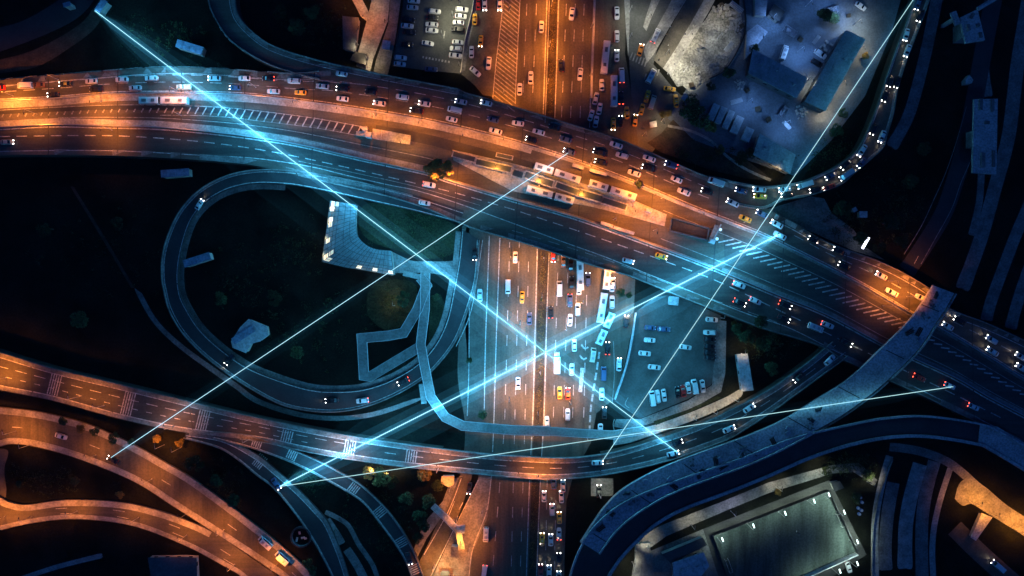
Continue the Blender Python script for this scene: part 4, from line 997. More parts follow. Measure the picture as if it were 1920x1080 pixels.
cars(960, 540, PL, [(1035,297,'s','d',355),(1137,308,'s','d',355),(1030,390,'s','w',355),(993,490,'s','w',355),(1065,593,'s','w',352),(1298,443,'s','w',350),(1495,237,'s','w',357),(1480,333,'u','w',177),(1480,383,'s','k',355),(1480,435,'s','k',355),(1480,480,'s','k',355),(1483,522,'s','k',355),
  (1050,825,'v','w',98),(1090,812,'u','w',98),(1138,803,'s','w',278),(1320,748,'s','w',98),(1367,737,'v','w',100),(1427,735,'s','w',278),(1240,780,'s','k',98),(1282,770,'s','r',98)])
CB = 'on the curved overpass'
cars(960, 540, CB, [(1775,900,'s','w',32,'H'),(1625,1057,'s','w',24,'H')])
cars(960, 810, CB, [(640,228,'s','w',2,'H'),(1205,160,'s','g',14,'H'),(1235,78,'s','k',17,'H')])
cars(1440, 540, CB, [(458,540,'s','w',45),(225,670,'s','k',222,'H')])
LP = 'on the dark loop road'
cars(0, 270, LP, [(1500,455,'s','w',57,'H')]); cars(0, 540, LP, [(1725,535,'s','k',232,'H')])
cars(480, 540, LP, [(570,842,'s','k',183,'H'),(800,843,'u','w',186,'T'),(1105,700,'s','k',204,'HT')])
cars(0, 810, 'on the orange road, bottom left', [(465,30,'s','w',342),(850,205,'s','k',152,'H')])
cars(480, 810, 'on the orange road, bottom left', [(75,825,'m','w',140),(200,940,'m','w',140)])
cars(480, 810, 'on the slip roads, bottom centre', [(155,385,'s','d',305,'H'),(1600,420,'s','k',262,'H'),(1150,945,'s','k',284,'H')])
CBT = 'in the queue at the bottom'
cars(960, 810, CBT, [(310,380,'s','d',90),(382,400,'s','g',90,'H'),(240,480,'s','w',90,'H'),(370,483,'s','w',90,'H'),(300,578,'u','w',90,'H'),(355,640,'t','y',90,'H'),(352,760,'s','w',90,'T'),(225,800,'t','y',90,'H'),(290,805,'s','w',90,'H'),(350,948,'s','k',90,'H'),(215,1030,'s','r',90,'H'),(278,1040,'s','w',90,'H'),(350,1085,'s','g',90,'H'),(652,440,'s','k',90,'H')])
cars(480, 810, 'on the highway, bottom', [(1725,765,'m','w',268),(1712,1045,'v','w',262,'T')])
cars(1440, 810, 'in the bottom right corner', [(600,1010,'s','w',288),(1715,1000,'v','w',140,'H')])
ORD = ['first','second','third','fourth','fifth','sixth','seventh','eighth','ninth','tenth','eleventh','twelfth','thirteenth','fourteenth','fifteenth','sixteenth','seventeenth','eighteenth','nineteenth','twentieth'] + ['number %d' % i for i in range(21, 60)]
from collections import defaultdict
grp = defaultdict(list)
for c in CARS: grp[(c[3], c[4], c[5])].append(c)
for (zone, colr, kw), L in grp.items():
    xs = [c[1] for c in L]; ys = [c[2] for c in L]
    hor = (max(xs)-min(xs)) >= (max(ys)-min(ys)); L.sort(key=lambda c: c[1] if hor else c[2])
    for i, (e, px, py, z_, _, _, fl_) in enumerate(L):
        st_ = ' with lit headlights' if 'H' in fl_ and len(L) == 1 else ''
        lab = '%s %s %s' % (colr, kw, zone)
        if len(L) > 1:
            side = 'from the left' if hor else 'from the top'
            if i == len(L)-1: lab += ', ' + ('rightmost of the %s ones' % colr if hor else 'lowest of the %s ones' % colr)
            elif i == 0: lab += ', ' + ('leftmost of the %s ones' % colr if hor else 'topmost of the %s ones' % colr)
            else: lab += ', %s %s one %s' % (ORD[i], colr, side)
        else: lab += st_
        e['label'] = lab
        e['group'] = 'vehicles ' + zone

# buses
BUSM = mat('bus_roof_paint', (0.58,0.57,0.55), 0.5, var=0.15, scale=1.0)
def bus_section(L, parent, x0, front, rear, name=None):
    tgt = parent
    if name:
        b = MB(); b.box((x0, 0, 1.7), (L, 2.5, 2.6)); b.box((x0, 0, 3.06), (L-.2, 2.2, .12), top=.97)
        tgt = b.build(name, BUSM, parent)
    else:
        b = MB(); b.box((x0, 0, 1.7), (L, 2.5, 2.6)); b.box((x0, 0, 3.06), (L-.2, 2.2, .12), top=.97); b.build('body', BUSM, parent)
    for fx, ln in ((.22,1.8),(-.25,1.3)):
        k = MB(); k.box((x0+L*fx, 0, 3.24), (ln, 1.1, .24), top=.9); k.build('roof_unit', mat('roof_unit_grey', (0.1,0.1,0.11), 0.6, var=0.3, scale=1), tgt)
    for s in (-1, 1):
        k = MB(); k.box((x0, s*1.26, 2.1), (L-.8, .04, 1.0)); k.build('side_windows', GLAS, tgt)
        for wx in (-.3, .3):
            k = MB(); k.tube((x0+wx*L, s*1.1, .48), (x0+wx*L, s*1.28, .48), .48, n=12); k.build('wheel', RUBB, tgt)
    if front:
        k = MB(); k.box((x0+L/2+.02, 0, 2.0), (.06, 2.2, 1.3)); k.build('windscreen', GLAS, tgt)
        for s in (-1, 1): k = MB(); k.box((x0+L/2+.05, s*.95, .8), (.12, .35, .2)); k.build('headlight', HOFF, tgt)
    if rear:
        for s in (-1, 1): k = MB(); k.box((x0-L/2-.03, s*1.0, 1.0), (.08, .3, .3)); k.build('tail_light', TOFF, tgt)
def artic(ax, ay, bx, by, label):
    """front section centre, rear section centre (pixels)"""
    A = drop(ax, ay); B = drop(bx, by); ang = math.atan2(A.y-B.y, A.x-B.x); c = (A+B)/2
    e = empty('articulated_bus', (c.x, c.y, min(A.z,B.z)), ang); tag(e, label, 'bus', 'buses in view')
    D = (A-B).length; Lf, Lr = 7.0, 9.7
    if D < 9: Lf, Lr = D-1.2, D-1.2
    bus_section(Lf, e, D/2, True, False, 'front_section'); bus_section(Lr, e, -D/2, False, True, 'rear_section')
    gap0, gap1 = -D/2+Lr/2, D/2-Lf/2
    b = MB()
    for i in range(5):
        b.box((gap0+(gap1-gap0)*(i+.5)/5, 0, 1.65), ((gap1-gap0)/5*.7, 2.2, 2.3))
    b.box(((gap0+gap1)/2,0,1.65), (gap1-gap0,2.0,2.2)); b.build('bellows', BLACKP, e)
def bus(px, py, Lpx, ang, label, wide=2.5):
    p = drop(px, py); e = empty('city_bus', p, R(ang)); tag(e, label, 'bus', 'buses in view'); bus_section(Lpx*K, e, 0, True, True)
artic(284,191, 331,191, 'white articulated bus on the busway at the left')
artic(1019.5,317.5, 1063.5,332, 'white articulated bus at the upper platform, left one')
artic(1121,349, 1167,364, 'white articulated bus at the upper platform, right one')
artic(1057.5,373.5, 1011.5,361, 'white articulated bus at the lower platform')
bus(1134,110,60,84,'long white bus in the bus road, upper one of two')
bus(1150,173,57,90,'long white bus in the bus road, lower one of two')
bus(1087,515,58,91,'long white bus just south of the expressway bridge')
bus(1137,523,40,84,'short pale bus beside the trees south of the expressway bridge')
bus(1128,577,56,81,'white bus in the middle of the slanting line, between the bridges')
artic(1141,600, 1127,632, 'articulated bus under the strongest light beam near the lower car park')
tk = empty('box_truck', drop(1044,680), R(90)); tag(tk, 'white box truck alone in its lane below the beam crossing', 'truck')
b = MB(); b.box((-.8,0,1.9),(6.2,2.3,2.4)); b.build('cargo_box', BUSM, tk); b = MB(); b.box((3.3,0,1.3),(1.6,2.0,1.7), top=.9); b.build('cab', BUSM, tk); b = MB(); b.box((4.05,0,1.7),(.1,1.7,.7)); b.build('windscreen', GLAS, tk)
for sx in (-2.8,2.9):
    for s in (-1,1): b = MB(); b.tube((sx,s*.85,.45),(sx,s*1.1,.45),.45,n=12); b.build('wheel', RUBB, tk)
for s in (-1,1): b = MB(); b.box((4.15,s*.8,.8),(.1,.3,.2)); b.build('headlight', HOFF, tk)
tk = empty('crane_truck', drop(1338,440), R(250)); tag(tk, 'pale crane truck with two round white lights on the busway', 'truck')
b = MB(); b.box((0,0,1.0),(7,2.3,.8)); b.build('chassis', CONW, tk); b = MB(); b.box((2.7,0,2.0),(1.6,2.2,1.4),top=.85); b.build('cab', ROOFP, tk); b = MB(); b.tube((2.0,0,2.9),(-4.0,.6,3.3),.25); b.build('boom', STEEL, tk)
for s in (-1,1):
    b = MB(); b.tube((s*1.8-.6,1.4,1.2),(s*1.8-.6,1.4,1.7),.55,n=12); b.build('work_light', mat('work_light_lit',(.8,.9,.9),.4,emit=(.6,.9,1.0),es=.5), tk)
    for sx in (-2.2,2.4): b = MB(); b.tube((sx,s*.9,.48),(sx,s*1.15,.48),.48,n=12); b.build('wheel', RUBB, tk)

# ------------------------------------------------------------------ trees
def leaf_crown(r, hgt, n, seed, flat=0.75):
    rnd = random.Random(seed); mb = MB(); cl = []
    for i in range(11):
        t = rnd.uniform(0, 6.283); rr = r * math.sqrt(rnd.random()) * 0.72
        cl.append((Vector((math.cos(t)*rr, math.sin(t)*rr, hgt + rnd.uniform(-.35,.45)*r*flat)), r*rnd.uniform(.26,.48)))
    for i in range(n):
        c, cr = cl[rnd.randrange(len(cl))]
        d = Vector((rnd.gauss(0,1), rnd.gauss(0,1), rnd.gauss(0,.8))).normalized() * cr * rnd.uniform(.55,1.08)
        p = c + d; s = rnd.uniform(.13,.3)*(.6+r*.16)
        u = Vector((rnd.gauss(0,1), rnd.gauss(0,1), rnd.gauss(0,.5))).normalized(); v = u.orthogonal().normalized()
        mb.add([p-u*s, p-v*s*.6, p+u*s, p+v*s*.6], [(0,1,2,3)])
    return mb, cl
TV = []
for k in range(4):
    r = 3.2; mb, cl = leaf_crown(r, 5.0, 1500, 50+k)
    t = MB(); t.tube((0,0,0),(0,0,3.6),.28,.16,n=7)
    for c, cr in cl[:6]: t.tube((0,0,2.6+random.random()), c, .11, .04, n=5)
    TV.append((mb, t))
_tm = {}
def tree(px, py, rpx, label, leafm=LEAF, k=0, cat='tree', group='trees around the roads', name='tree'):
    key = (k, leafm.name)
    if key not in _tm: _tm[key] = (TV[k][0].mesh('crown', leafm), TV[k][1].mesh('trunk', BARK))
    e = empty(name, drop(px, py), random.uniform(0,6)); s = rpx*K/3.2; e.scale = (s,s,min(s,1.4)); tag(e, label, cat, group)
    link('crown', _tm[key][0], e); link('trunk', _tm[key][1], e)
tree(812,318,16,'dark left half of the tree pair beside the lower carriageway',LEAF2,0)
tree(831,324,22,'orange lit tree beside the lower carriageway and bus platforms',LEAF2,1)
tree(1197,345,9,'small lone tree on the orange verge north of the buses',LEAF,2)
tree(905,777,10,'round dark shrub at the west edge of the central highway',LEAF,3)
for i,(x,y,r_,lm,lb) in enumerate((
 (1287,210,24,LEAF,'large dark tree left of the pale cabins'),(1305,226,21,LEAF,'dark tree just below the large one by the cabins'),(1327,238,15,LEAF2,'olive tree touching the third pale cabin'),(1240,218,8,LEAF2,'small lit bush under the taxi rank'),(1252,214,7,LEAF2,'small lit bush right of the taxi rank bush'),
 (1383,300,13,LEAF,'dark tree at the bend of the verge path'),(1350,285,12,LEAF2,'olive tree below the pale cabins'),(1410,95,11,LEAF,'dark tree at the gravel lot wall'),(1362,140,12,LEAF,'dark bush between gravel lot and left warehouse'),(1330,165,9,LEAF,'small dark bush below the gravel lot'),(1545,32,16,LEAF,'spreading dark tree at the top middle of the yard'),(1405,290,12,LEAF,'dark tree left of the office block'),(1378,616,12,LEAF,'dark tree north east of the lower car park'),(1395,632,15,LEAF,'broad dark tree above the long shelter'),(1372,608,8,LEAF2,'small lit tree at the corner of the lower car park'),
 (1420,600,14,LEAF,'dark tree below the expressway edge, right of the car park'),(1425,640,17,LEAF,'large dark tree right of the long shelter'),(1440,690,14,LEAF,'dark tree between the shelter and the curved overpass'),
 (1180,555,8,LEAF,'shrub beside the slanting buses'),(1163,548,10,LEAF,'tree under the expressway edge near the buses'),
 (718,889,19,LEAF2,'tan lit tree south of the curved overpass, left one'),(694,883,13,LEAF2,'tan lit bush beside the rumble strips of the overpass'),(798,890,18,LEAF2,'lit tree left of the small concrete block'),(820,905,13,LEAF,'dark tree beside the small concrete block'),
 (806,935,14,LEAF,'dark tree beside the start of the short footbridge'),(790,965,15,LEAF,'dark tree below the short footbridge start'),(782,1000,14,LEAF,'dark tree between slip road and sodium road'),(798,985,11,LEAF,'smaller dark tree right of the slip road'),
 (765,930,14,LEAF,'lone dark tree in the middle of the bottom lawn'),(740,900,12,LEAF,'dark tree right of the middle slip road'),
 (125,790,11,LEAF,'left dark tree in the narrow strip above the sodium road'),(158,800,10,LEAF2,'second dark tree in the narrow strip above the sodium road'),(185,806,10,LEAF,'third dark tree in the narrow strip above the sodium road'),(222,818,11,LEAF,'fourth dark tree in the narrow strip above the sodium road'),(255,828,9,LEAF,'fifth dark tree in the narrow strip above the sodium road'),
 (300,822,9,LEAF2,'lit shrub left of the glowing steps under the overpass'),(342,828,9,LEAF2,'lit shrub right of the glowing steps under the overpass'),(375,865,17,LEAF,'dark tree between the sodium road and the slip road'),(410,900,16,LEAF,'second dark tree between the sodium road and the slip road'),(445,935,14,LEAF,'third dark tree between the sodium road and the slip road'),(580,1050,10,LEAF2,'lit shrub at the end of the sodium road, bottom'),(590,1065,9,LEAF,'dark shrub at the bottom edge by the sodium road'),
 (40,905,9,LEAF,'dark bush on the island between the two sodium roads'),(150,900,10,LEAF2,'dim lit bush on the island between the sodium roads'),(230,925,8,LEAF2,'small bush near the tip of the sodium road island'),
 (1570,395,17,LEAF,'large dark tree below the jammed ramp'),(1600,445,16,LEAF,'dark tree left of the white light strip'),(1655,420,18,LEAF,'very large dark tree right of the lone pale hut'),(1680,455,14,LEAF,'dark tree beside the unlit road'),(1640,465,12,LEAF,'dark tree just above the white light strip'),
 (1690,340,18,LEAF,'large dark tree right of the jammed ramp'),(1720,280,15,LEAF,'dark tree near the unlit road, upper'),(1560,250,14,LEAF,'dark tree between the yard and the ramp'),(1575,215,10,LEAF2,'lit bush beside the right warehouse, lower'),(1615,110,9,LEAF2,'lit bush beside the right warehouse, upper'),(1555,40,12,LEAF,'dark tree at the top of the yard'),(1535,30,9,LEAF,'low dark tree left of the one at the top of the yard'),
 (760,560,15,LEAF,'dark tree on the lawn inside the zigzag footbridge'),(820,560,10,LEAF,'dark tree right of the zigzag footbridge'),(560,660,14,LEAF,'lone dark tree on the lawn inside the loop'),(420,560,13,LEAF,'dark tree near the pavilion inside the loop'),(520,560,15,LEAF,'dark tree above the pavilion inside the loop'),(880,672,8,LEAF,'shrub on the verge where the service roads merge'),
 (560,60,18,LEAF,'dark tree in the black field at the top, left'),(590,30,15,LEAF,'dark tree in the black field at the top, right'),(530,30,14,LEAF,'dark tree nearest the curving ramp at the top'),
 (1452,920,9,LEAF2,'dim tree above the football pitch'),(1620,885,13,LEAF,'dark tree between the deck and the pitch corner'),(1600,930,11,LEAF,'dark tree right of the pitch corner'),(1545,880,10,LEAF,'dark tree along the path above the pitch'),
 (100,430,17,LEAF,'dark tree in the black field at the left, upper'),(160,600,18,LEAF,'dark tree in the black field at the left, lower'),(230,420,13,LEAF,'dark tree right of centre in the left field'))):
    tree(x, y, r_, lb, lm, i % 4)
# shrubs of the central reservation: nobody could count them
mb = MB(); rnd = random.Random(3)
for i in range(5200):
    y = rnd.uniform(-30, 1095)
    if 215 < y < 470 or 800 < y < 905: continue
    x = (1037 - (y)*0.0246 if y < 260 else 1019+(450-y)*0.0235 if y < 830 else 1003-(y-900)*.04) + rnd.gauss(0, 3.0)
    if rnd.random() > 0.5 + 0.5*math.sin(y*.13)*math.sin(y*.045): continue
    p = P(x, y, 0.3 + rnd.random()*.9); s = rnd.uniform(.12,.3)
    u = Vector((rnd.gauss(0,1),rnd.gauss(0,1),rnd.gauss(0,.4))).normalized(); v = u.orthogonal().normalized()
    mb.add([p-u*s,p-v*s*.6,p+u*s,p+v*s*.6],[(0,1,2,3)])
tag(mb.build('median_shrubbery', LEAF2), 'low patchy shrubbery on the central reservation of the highway', 'shrubbery', kind='stuff')

mb = MB(); rnd = random.Random(12)
spots_ = [(760,430,80,35),(740,570,42,42),(600,600,120,60),(560,470,60,50),(450,520,60,60),(700,960,70,50),(740,1000,30,50),(420,900,60,50),(1320,290,70,14),(1590,420,60,50),(1680,380,50,70),(1560,290,60,30),(1440,640,50,35),(600,50,70,50),(200,480,130,90),(90,900,80,28),(1590,870,50,20),(580,900,30,20),(330,130,90,14),(300,70,90,30)]
for (cx, cy, rx, ry) in spots_:
    for k in range(60):
        x, y = rnd.gauss(cx, rx*.5), rnd.gauss(cy, ry*.5); p0_ = drop(x, y)
        if p0_.z > .2: continue
        rr = rnd.uniform(.3, 1.1)
        for j in range(14):
            p = p0_ + Vector((rnd.gauss(0, rr), rnd.gauss(0, rr), abs(rnd.gauss(.3, .3)))); s_ = rnd.uniform(.15, .38)
            u = Vector((rnd.gauss(0,1),rnd.gauss(0,1),rnd.gauss(0,.4))).normalized(); v = u.orthogonal().normalized()
            mb.add([p-u*s_,p-v*s_*.6,p+u*s_,p+v*s_*.6],[(0,1,2,3)])
tag(mb.build('ground_cover', LEAF), 'scattered low scrub growing on the dark verges', 'scrub', kind='stuff')
# ------------------------------------------------------------------ people
def person_mesh(step):
    pts = {'pelvis':(0,0,.95),'spine':(0,0,1.2),'chest':(0.02,0,1.4),'neck':(0.03,0,1.52),'head':(0.05,0,1.64),'crown':(0.04,0,1.76),
      'sl':(0,.19,1.43),'el':(-.1*step,.25,1.15),'hl':(.08-.2*step,.25,.92),'sr':(0,-.19,1.43),'er':(.12*step,-.25,1.15),'hr':(.1+.2*step,-.25,.92),
      'll':(0.02,.1,.88),'kl':(.16*step,.11,.5),'al':(.22*step,.11,.08),'tl':(.22*step+.17,.11,.04),'lr':(-.0,-.1,.88),'kr':(-.06*step,-.11,.5),'ar':(-.3*step,-.11,.1),'tr':(-.3*step+.15,-.11,.04)}
    rad = {'pelvis':.14,'spine':.13,'chest':.15,'neck':.06,'head':.1,'crown':.07,'sl':.075,'el':.05,'hl':.04,'sr':.075,'er':.05,'hr':.04,'ll':.1,'kl':.07,'al':.045,'tl':.04,'lr':.1,'kr':.07,'ar':.045,'tr':.04}
    names = list(pts); idx = {n:i for i,n in enumerate(names)}
    ed = [('pelvis','spine'),('spine','chest'),('chest','neck'),('neck','head'),('head','crown'),('chest','sl'),('sl','el'),('el','hl'),('chest','sr'),('sr','er'),('er','hr'),('pelvis','ll'),('ll','kl'),('kl','al'),('al','tl'),('pelvis','lr'),('lr','kr'),('kr','ar'),('ar','tr')]
    me = bpy.data.meshes.new('body'); me.from_pydata([pts[n] for n in names], [(idx[a],idx[b]) for a,b in ed], [])
    o = bpy.data.objects.new('tmp', me); COL.objects.link(o)
    m_ = o.modifiers.new('skin','SKIN')
    for i, n in enumerate(names):
        o.data.skin_vertices[0].data[i].radius = (rad[n], rad[n]*1.05); o.data.skin_vertices[0].data[i].use_root = (n == 'pelvis')
    sb = o.modifiers.new('sub','SUBSURF'); sb.levels = 1; sb.render_levels = 1
    dg = bpy.context.evaluated_depsgraph_get(); r = bpy.data.meshes.new_from_object(o.evaluated_get(dg))
    bpy.data.objects.remove(o); return r
SKIN = mat('skin', (0.4,0.25,0.18), 0.6); HAIR = mat('hair', (0.02,0.015,0.012), 0.7)
CL = [('black',(0.015,0.015,0.018)),('navy',(0.03,0.04,0.08)),('grey',(0.15,0.15,0.15)),('white',(0.6,0.6,0.58)),('brown',(0.12,0.07,0.04))]
PM = {}
def pmesh(stp, ci):
    if (stp, ci) not in PM:
        base = PM.get(stp) or person_mesh(stp); PM[stp] = base
        m = base.copy(); m.materials.clear()
        m.materials.append(SKIN); m.materials.append(mat(CL[ci][0]+'_cloth', CL[ci][1], .9)); m.materials.append(mat('dark_trousers', (0.02,0.022,0.03), .9))
        for p in m.polygons:
            z = p.center.z; hand = abs(p.center.y) > .2 and z < .97
            p.material_index = 0 if (z > 1.52 or hand) else (1 if z > .9 else 2)
            p.use_smooth = True
        PM[(stp, ci)] = m
    return PM[(stp, ci)]
hb = MB()
for i in range(6):
    for j in range(10):
        pass
hm = bmesh.new(); bmesh.ops.create_icosphere(hm, subdivisions=2, radius=.115)
for v in list(hm.verts):
    if v.co.z < -.02 or (v.co.x > .06 and v.co.z < .05): pass
bmesh.ops.delete(hm, geom=[v for v in hm.verts if v.co.z < -.03 or (v.co.x > .07 and v.co.z < .05)], context='VERTS')
hair_me = bpy.data.meshes.new('hair'); hm.to_mesh(hair_me); hm.free(); hair_me.materials.append(HAIR)
def person(px, py, i, label, group, ang=None):
    e = pmesh(1.0 if i % 3 else 0.15, i % 5); o = link('person', e, None, drop(px, py)); o.rotation_euler[2] = R(ang if ang is not None else random.uniform(0,360))
    h_ = link('hair', hair_me, o, (0.03,0,1.72)); tag(o, label, 'person', group)
pl = [(1276,12),(1262,19),(1264,34),(1256,51),(1249,66),(1278,35),(1284,65),(1302,48),(1252,86),(1265,99),(1280,96),(1264,121),(1252,125),(1251,139),(1236,112),(1229,225),(1255,62)]
for i, (x, y) in enumerate(pl):
    person(x, y, i, '%s jacketed person walking on the pale pavements by the bus plaza, %s from the top' % (CL[i%5][0], ORD[sorted(range(len(pl)), key=lambda k: pl[k][1]).index(i)]), 'people walking near the bus plaza')
pc = [(886,307),(890,309),(893,306),(897,311),(902,312),(908,314),(915,315),(921,318),(928,321),(935,318),(940,324),(948,325),(1185,400),(1224,408),(1229,365),(1259,413),(1207,255),(762,262),(705,250),(720,262),(745,258)]
for i, (x, y) in enumerate(pc):
    person(x, y, i, '%s jacketed person waiting by the bus station platforms, %s from the left' % (CL[i%5][0], ORD[sorted(range(len(pc)), key=lambda k: pc[k][0]).index(i)]), 'people waiting at the bus station')
person(1492,995,3,'white shirted player in the middle of the football pitch','players'); person(1497,999,1,'dark shirted player in the middle of the football pitch','players'); person(1460,1000,2,'grey shirted player in the left half of the football pitch','players')
# goals
for (cx, cy, an, lb) in ((1571,975,-67,'white goal frame at the right end of the pitch'),(1362,1060,-70,'white goal frame at the left end of the pitch')):
    e = empty('football_goal', P(cx, cy, 0.08), R(an)); tag(e, lb, 'goal'); b = MB()
    for x in (-2.5, 2.5): b.tube((x,0,0),(x,0,2.0),.09); b.tube((x,0,2.0),(x,1.2,2.0),.07); b.tube((x,1.2,2.0),(x,1.2,0),.07)
    b.tube((-2.5,0,2),(2.5,0,2),.1); b.tube((-2.5,1.2,2),(2.5,1.2,2),.08); b.build('goal_frame', PAINT, e)
# barrels, debris
for i, (x, y) in enumerate(((1606,940),(1615,941),(1608,952),(1614,956),(1610,963),(1602,933),(1612,932))):
    e = empty('barrel', P(x, y, .0)); tag(e, 'blue barrel right of the pitch, %s of the cluster from the top' % ORD[[5,6][0] if 0 else sorted(range(7), key=lambda k: (940,941,952,956,963,933,932)[k]).index(i)], 'barrel', 'blue barrels'); b = MB(); b.tube((0,0,0),(0,0,1.1),.55,n=14); b.tube((0,0,.35),(0,0,.42),.6,n=14); b.tube((0,0,.75),(0,0,.82),.6,n=14); b.build('drum', mat('blue_drum', (0.05,0.1,0.3), .5), e)
    b = MB(); b.tube((0,0,1.1),(0,0,1.14),.42,n=14); b.build('lid', STEEL, e)
rnd = random.Random(9)
def on_bridge(t, s):
    a = resample(smooth(PB_A), 101)[int(t*100)]; b = resample(smooth(PB_B), 101)[int(t*100)]; return lerp2(a, b, s)
names_ = [('rubble_heap','rubble heap'),('timber_stack','timber stack'),('tarpaulin_bundle','tarpaulin bundle'),('steel_crate','steel crate')]
where = ['at the top end','just below the top end','in the upper third','above the middle','at the middle','just left of the beam','below the beam','in the lower third','near the lower bend','near the cut end']
BT = []
for i in range(30):
    t = [.05,.12,.42,.5,.58,.66,.72,.78,.85,.93][i%10] + rnd.uniform(-.025,.025); s = rnd.uniform(.15,.85)
    x, y = on_bridge(t, s); p = P(x, y, 12.0); k = i % 4
    nm, lb = names_[k]; b = MB(); mtl = [CONW, BARK, DARKM, STEEL][k]
    if k == 0:
        for j in range(9): b.box((rnd.gauss(0,.7), rnd.gauss(0,.6), .2+rnd.random()*.3), (rnd.uniform(.3,.9), rnd.uniform(.2,.6), .3), rnd.uniform(0,3))
    elif k == 1:
        for j in range(6): b.box((rnd.uniform(-.2,.2), -.6+j*.24, .15+(j%2)*.2), (rnd.uniform(2.2,3), .18, .18), rnd.uniform(-.08,.08))
    elif k == 2:
        b.box((0,0,.35),(1.8,1.1,.7), .2, top=.6); b.box((.8,.3,.2),(1.2,.6,.4), .9, top=.6)
    else:
        b.box((0,0,.4),(1.4,1.0,.8)); 
        for j in range(4): b.box((-.6+j*.4,0,.82),(.08,1.1,.08))
    o = b.build(nm, mtl, None, p); o.rotation_euler[2] = rnd.uniform(0,3); o.scale = (1.2,1.2,1.2)
    BT.append((t, lb, o))
for lb in set(b[1] for b in BT):
    for j, (t, _, o) in enumerate(sorted([b for b in BT if b[1] == lb], key=lambda b: b[0])):
        tag(o, '%s on the pale unfinished bridge, %s %s from its top end' % (lb, ORD[j], lb.split()[1]), 'building materials', 'materials lying on the unfinished bridge')

def heap(px, py, k, label, cat, grp_):
    nm, mtl = (('rubble_heap', CONC), ('pallet_stack', BARK), ('pipe_bundle', STEEL), ('skip_container', ROOFB))[k]
    b = MB()
    if k == 0:
        for j in range(16): b.box((rnd.gauss(0,1.1), rnd.gauss(0,.9), .2+rnd.random()*.5), (rnd.uniform(.3,1.3), rnd.uniform(.2,.8), .35), rnd.uniform(0,3))
    elif k == 1:
        for j in range(5):
            for q_ in range(4): b.box((0, -.5+q_*.33, .1+j*.22), (1.3, .18, .08), rnd.uniform(-.03,.03))
            b.box((-.5,0,.02+j*.22),(.12,1.2,.08)); b.box((.5,0,.02+j*.22),(.12,1.2,.08))
    elif k == 2:
        for j in range(7): b.tube((-2.2+rnd.random()*.4, -.7+j*.23, .15+(j%2)*.2), (2.2, -.7+j*.23, .15+(j%2)*.2), .12, n=7)
    else:
        b.box((0,0,.1),(3.6,1.7,.2)); b.box((0,.85,.7),(3.8,.1,1.1)); b.box((0,-.85,.7),(3.8,.1,1.1)); b.box((1.9,0,.7),(.1,1.7,1.1)); b.box((-1.9,0,.7),(.1,1.7,1.1)); b.box((.4,0,.5),(1.6,1.2,.6),.4,top=.6)
    o = b.build(nm, mtl, None, drop(px, py)); o.rotation_euler[2] = rnd.uniform(0,3); s_ = rnd.uniform(.9,1.4); o.scale = (s_,s_,s_); tag(o, label, cat, grp_)
HP = [(1345,22,0),(1352,10,1),(1362,18,0),(1373,30,0),(1381,14,2),(1378,42,0),(1390,50,1),(1370,50,0),(1385,66,0),(1330,60,0),(1318,88,0),(1300,120,0),(1312,150,0),(1296,160,1),(1342,120,0),(1366,88,2),(1356,104,0)]
for k_ in range(3):
    L_ = sorted([h_ for h_ in HP if h_[2] == k_])
    for j, h_ in enumerate(L_): heap(h_[0], h_[1], k_, '%s on the bright gravel lot, %s from the left' % (('grey rubble heap','wooden pallet stack','steel pipe bundle')[k_], ORD[j]), 'site materials', 'materials on the gravel lot')
HP = [(1480,60,3),(1500,75,1),(1468,210,3),(1440,225,1),(1420,205,1),(1475,235,2),(1530,75,2),(1545,90,0),(1400,170,1),(1385,160,0),(1380,190,2),(1500,215,0),(1560,20,3),(1590,30,1),(1430,60,1)]
for k_ in range(4):
    L_ = sorted([h_ for h_ in HP if h_[2] == k_])
    for j, h_ in enumerate(L_): heap(h_[0], h_[1], k_, '%s in the yard around the two warehouses, %s from the left' % (('rubble heap','wooden pallet stack','steel pipe bundle','open skip container')[k_], ORD[j]), 'site materials', 'materials in the yard')
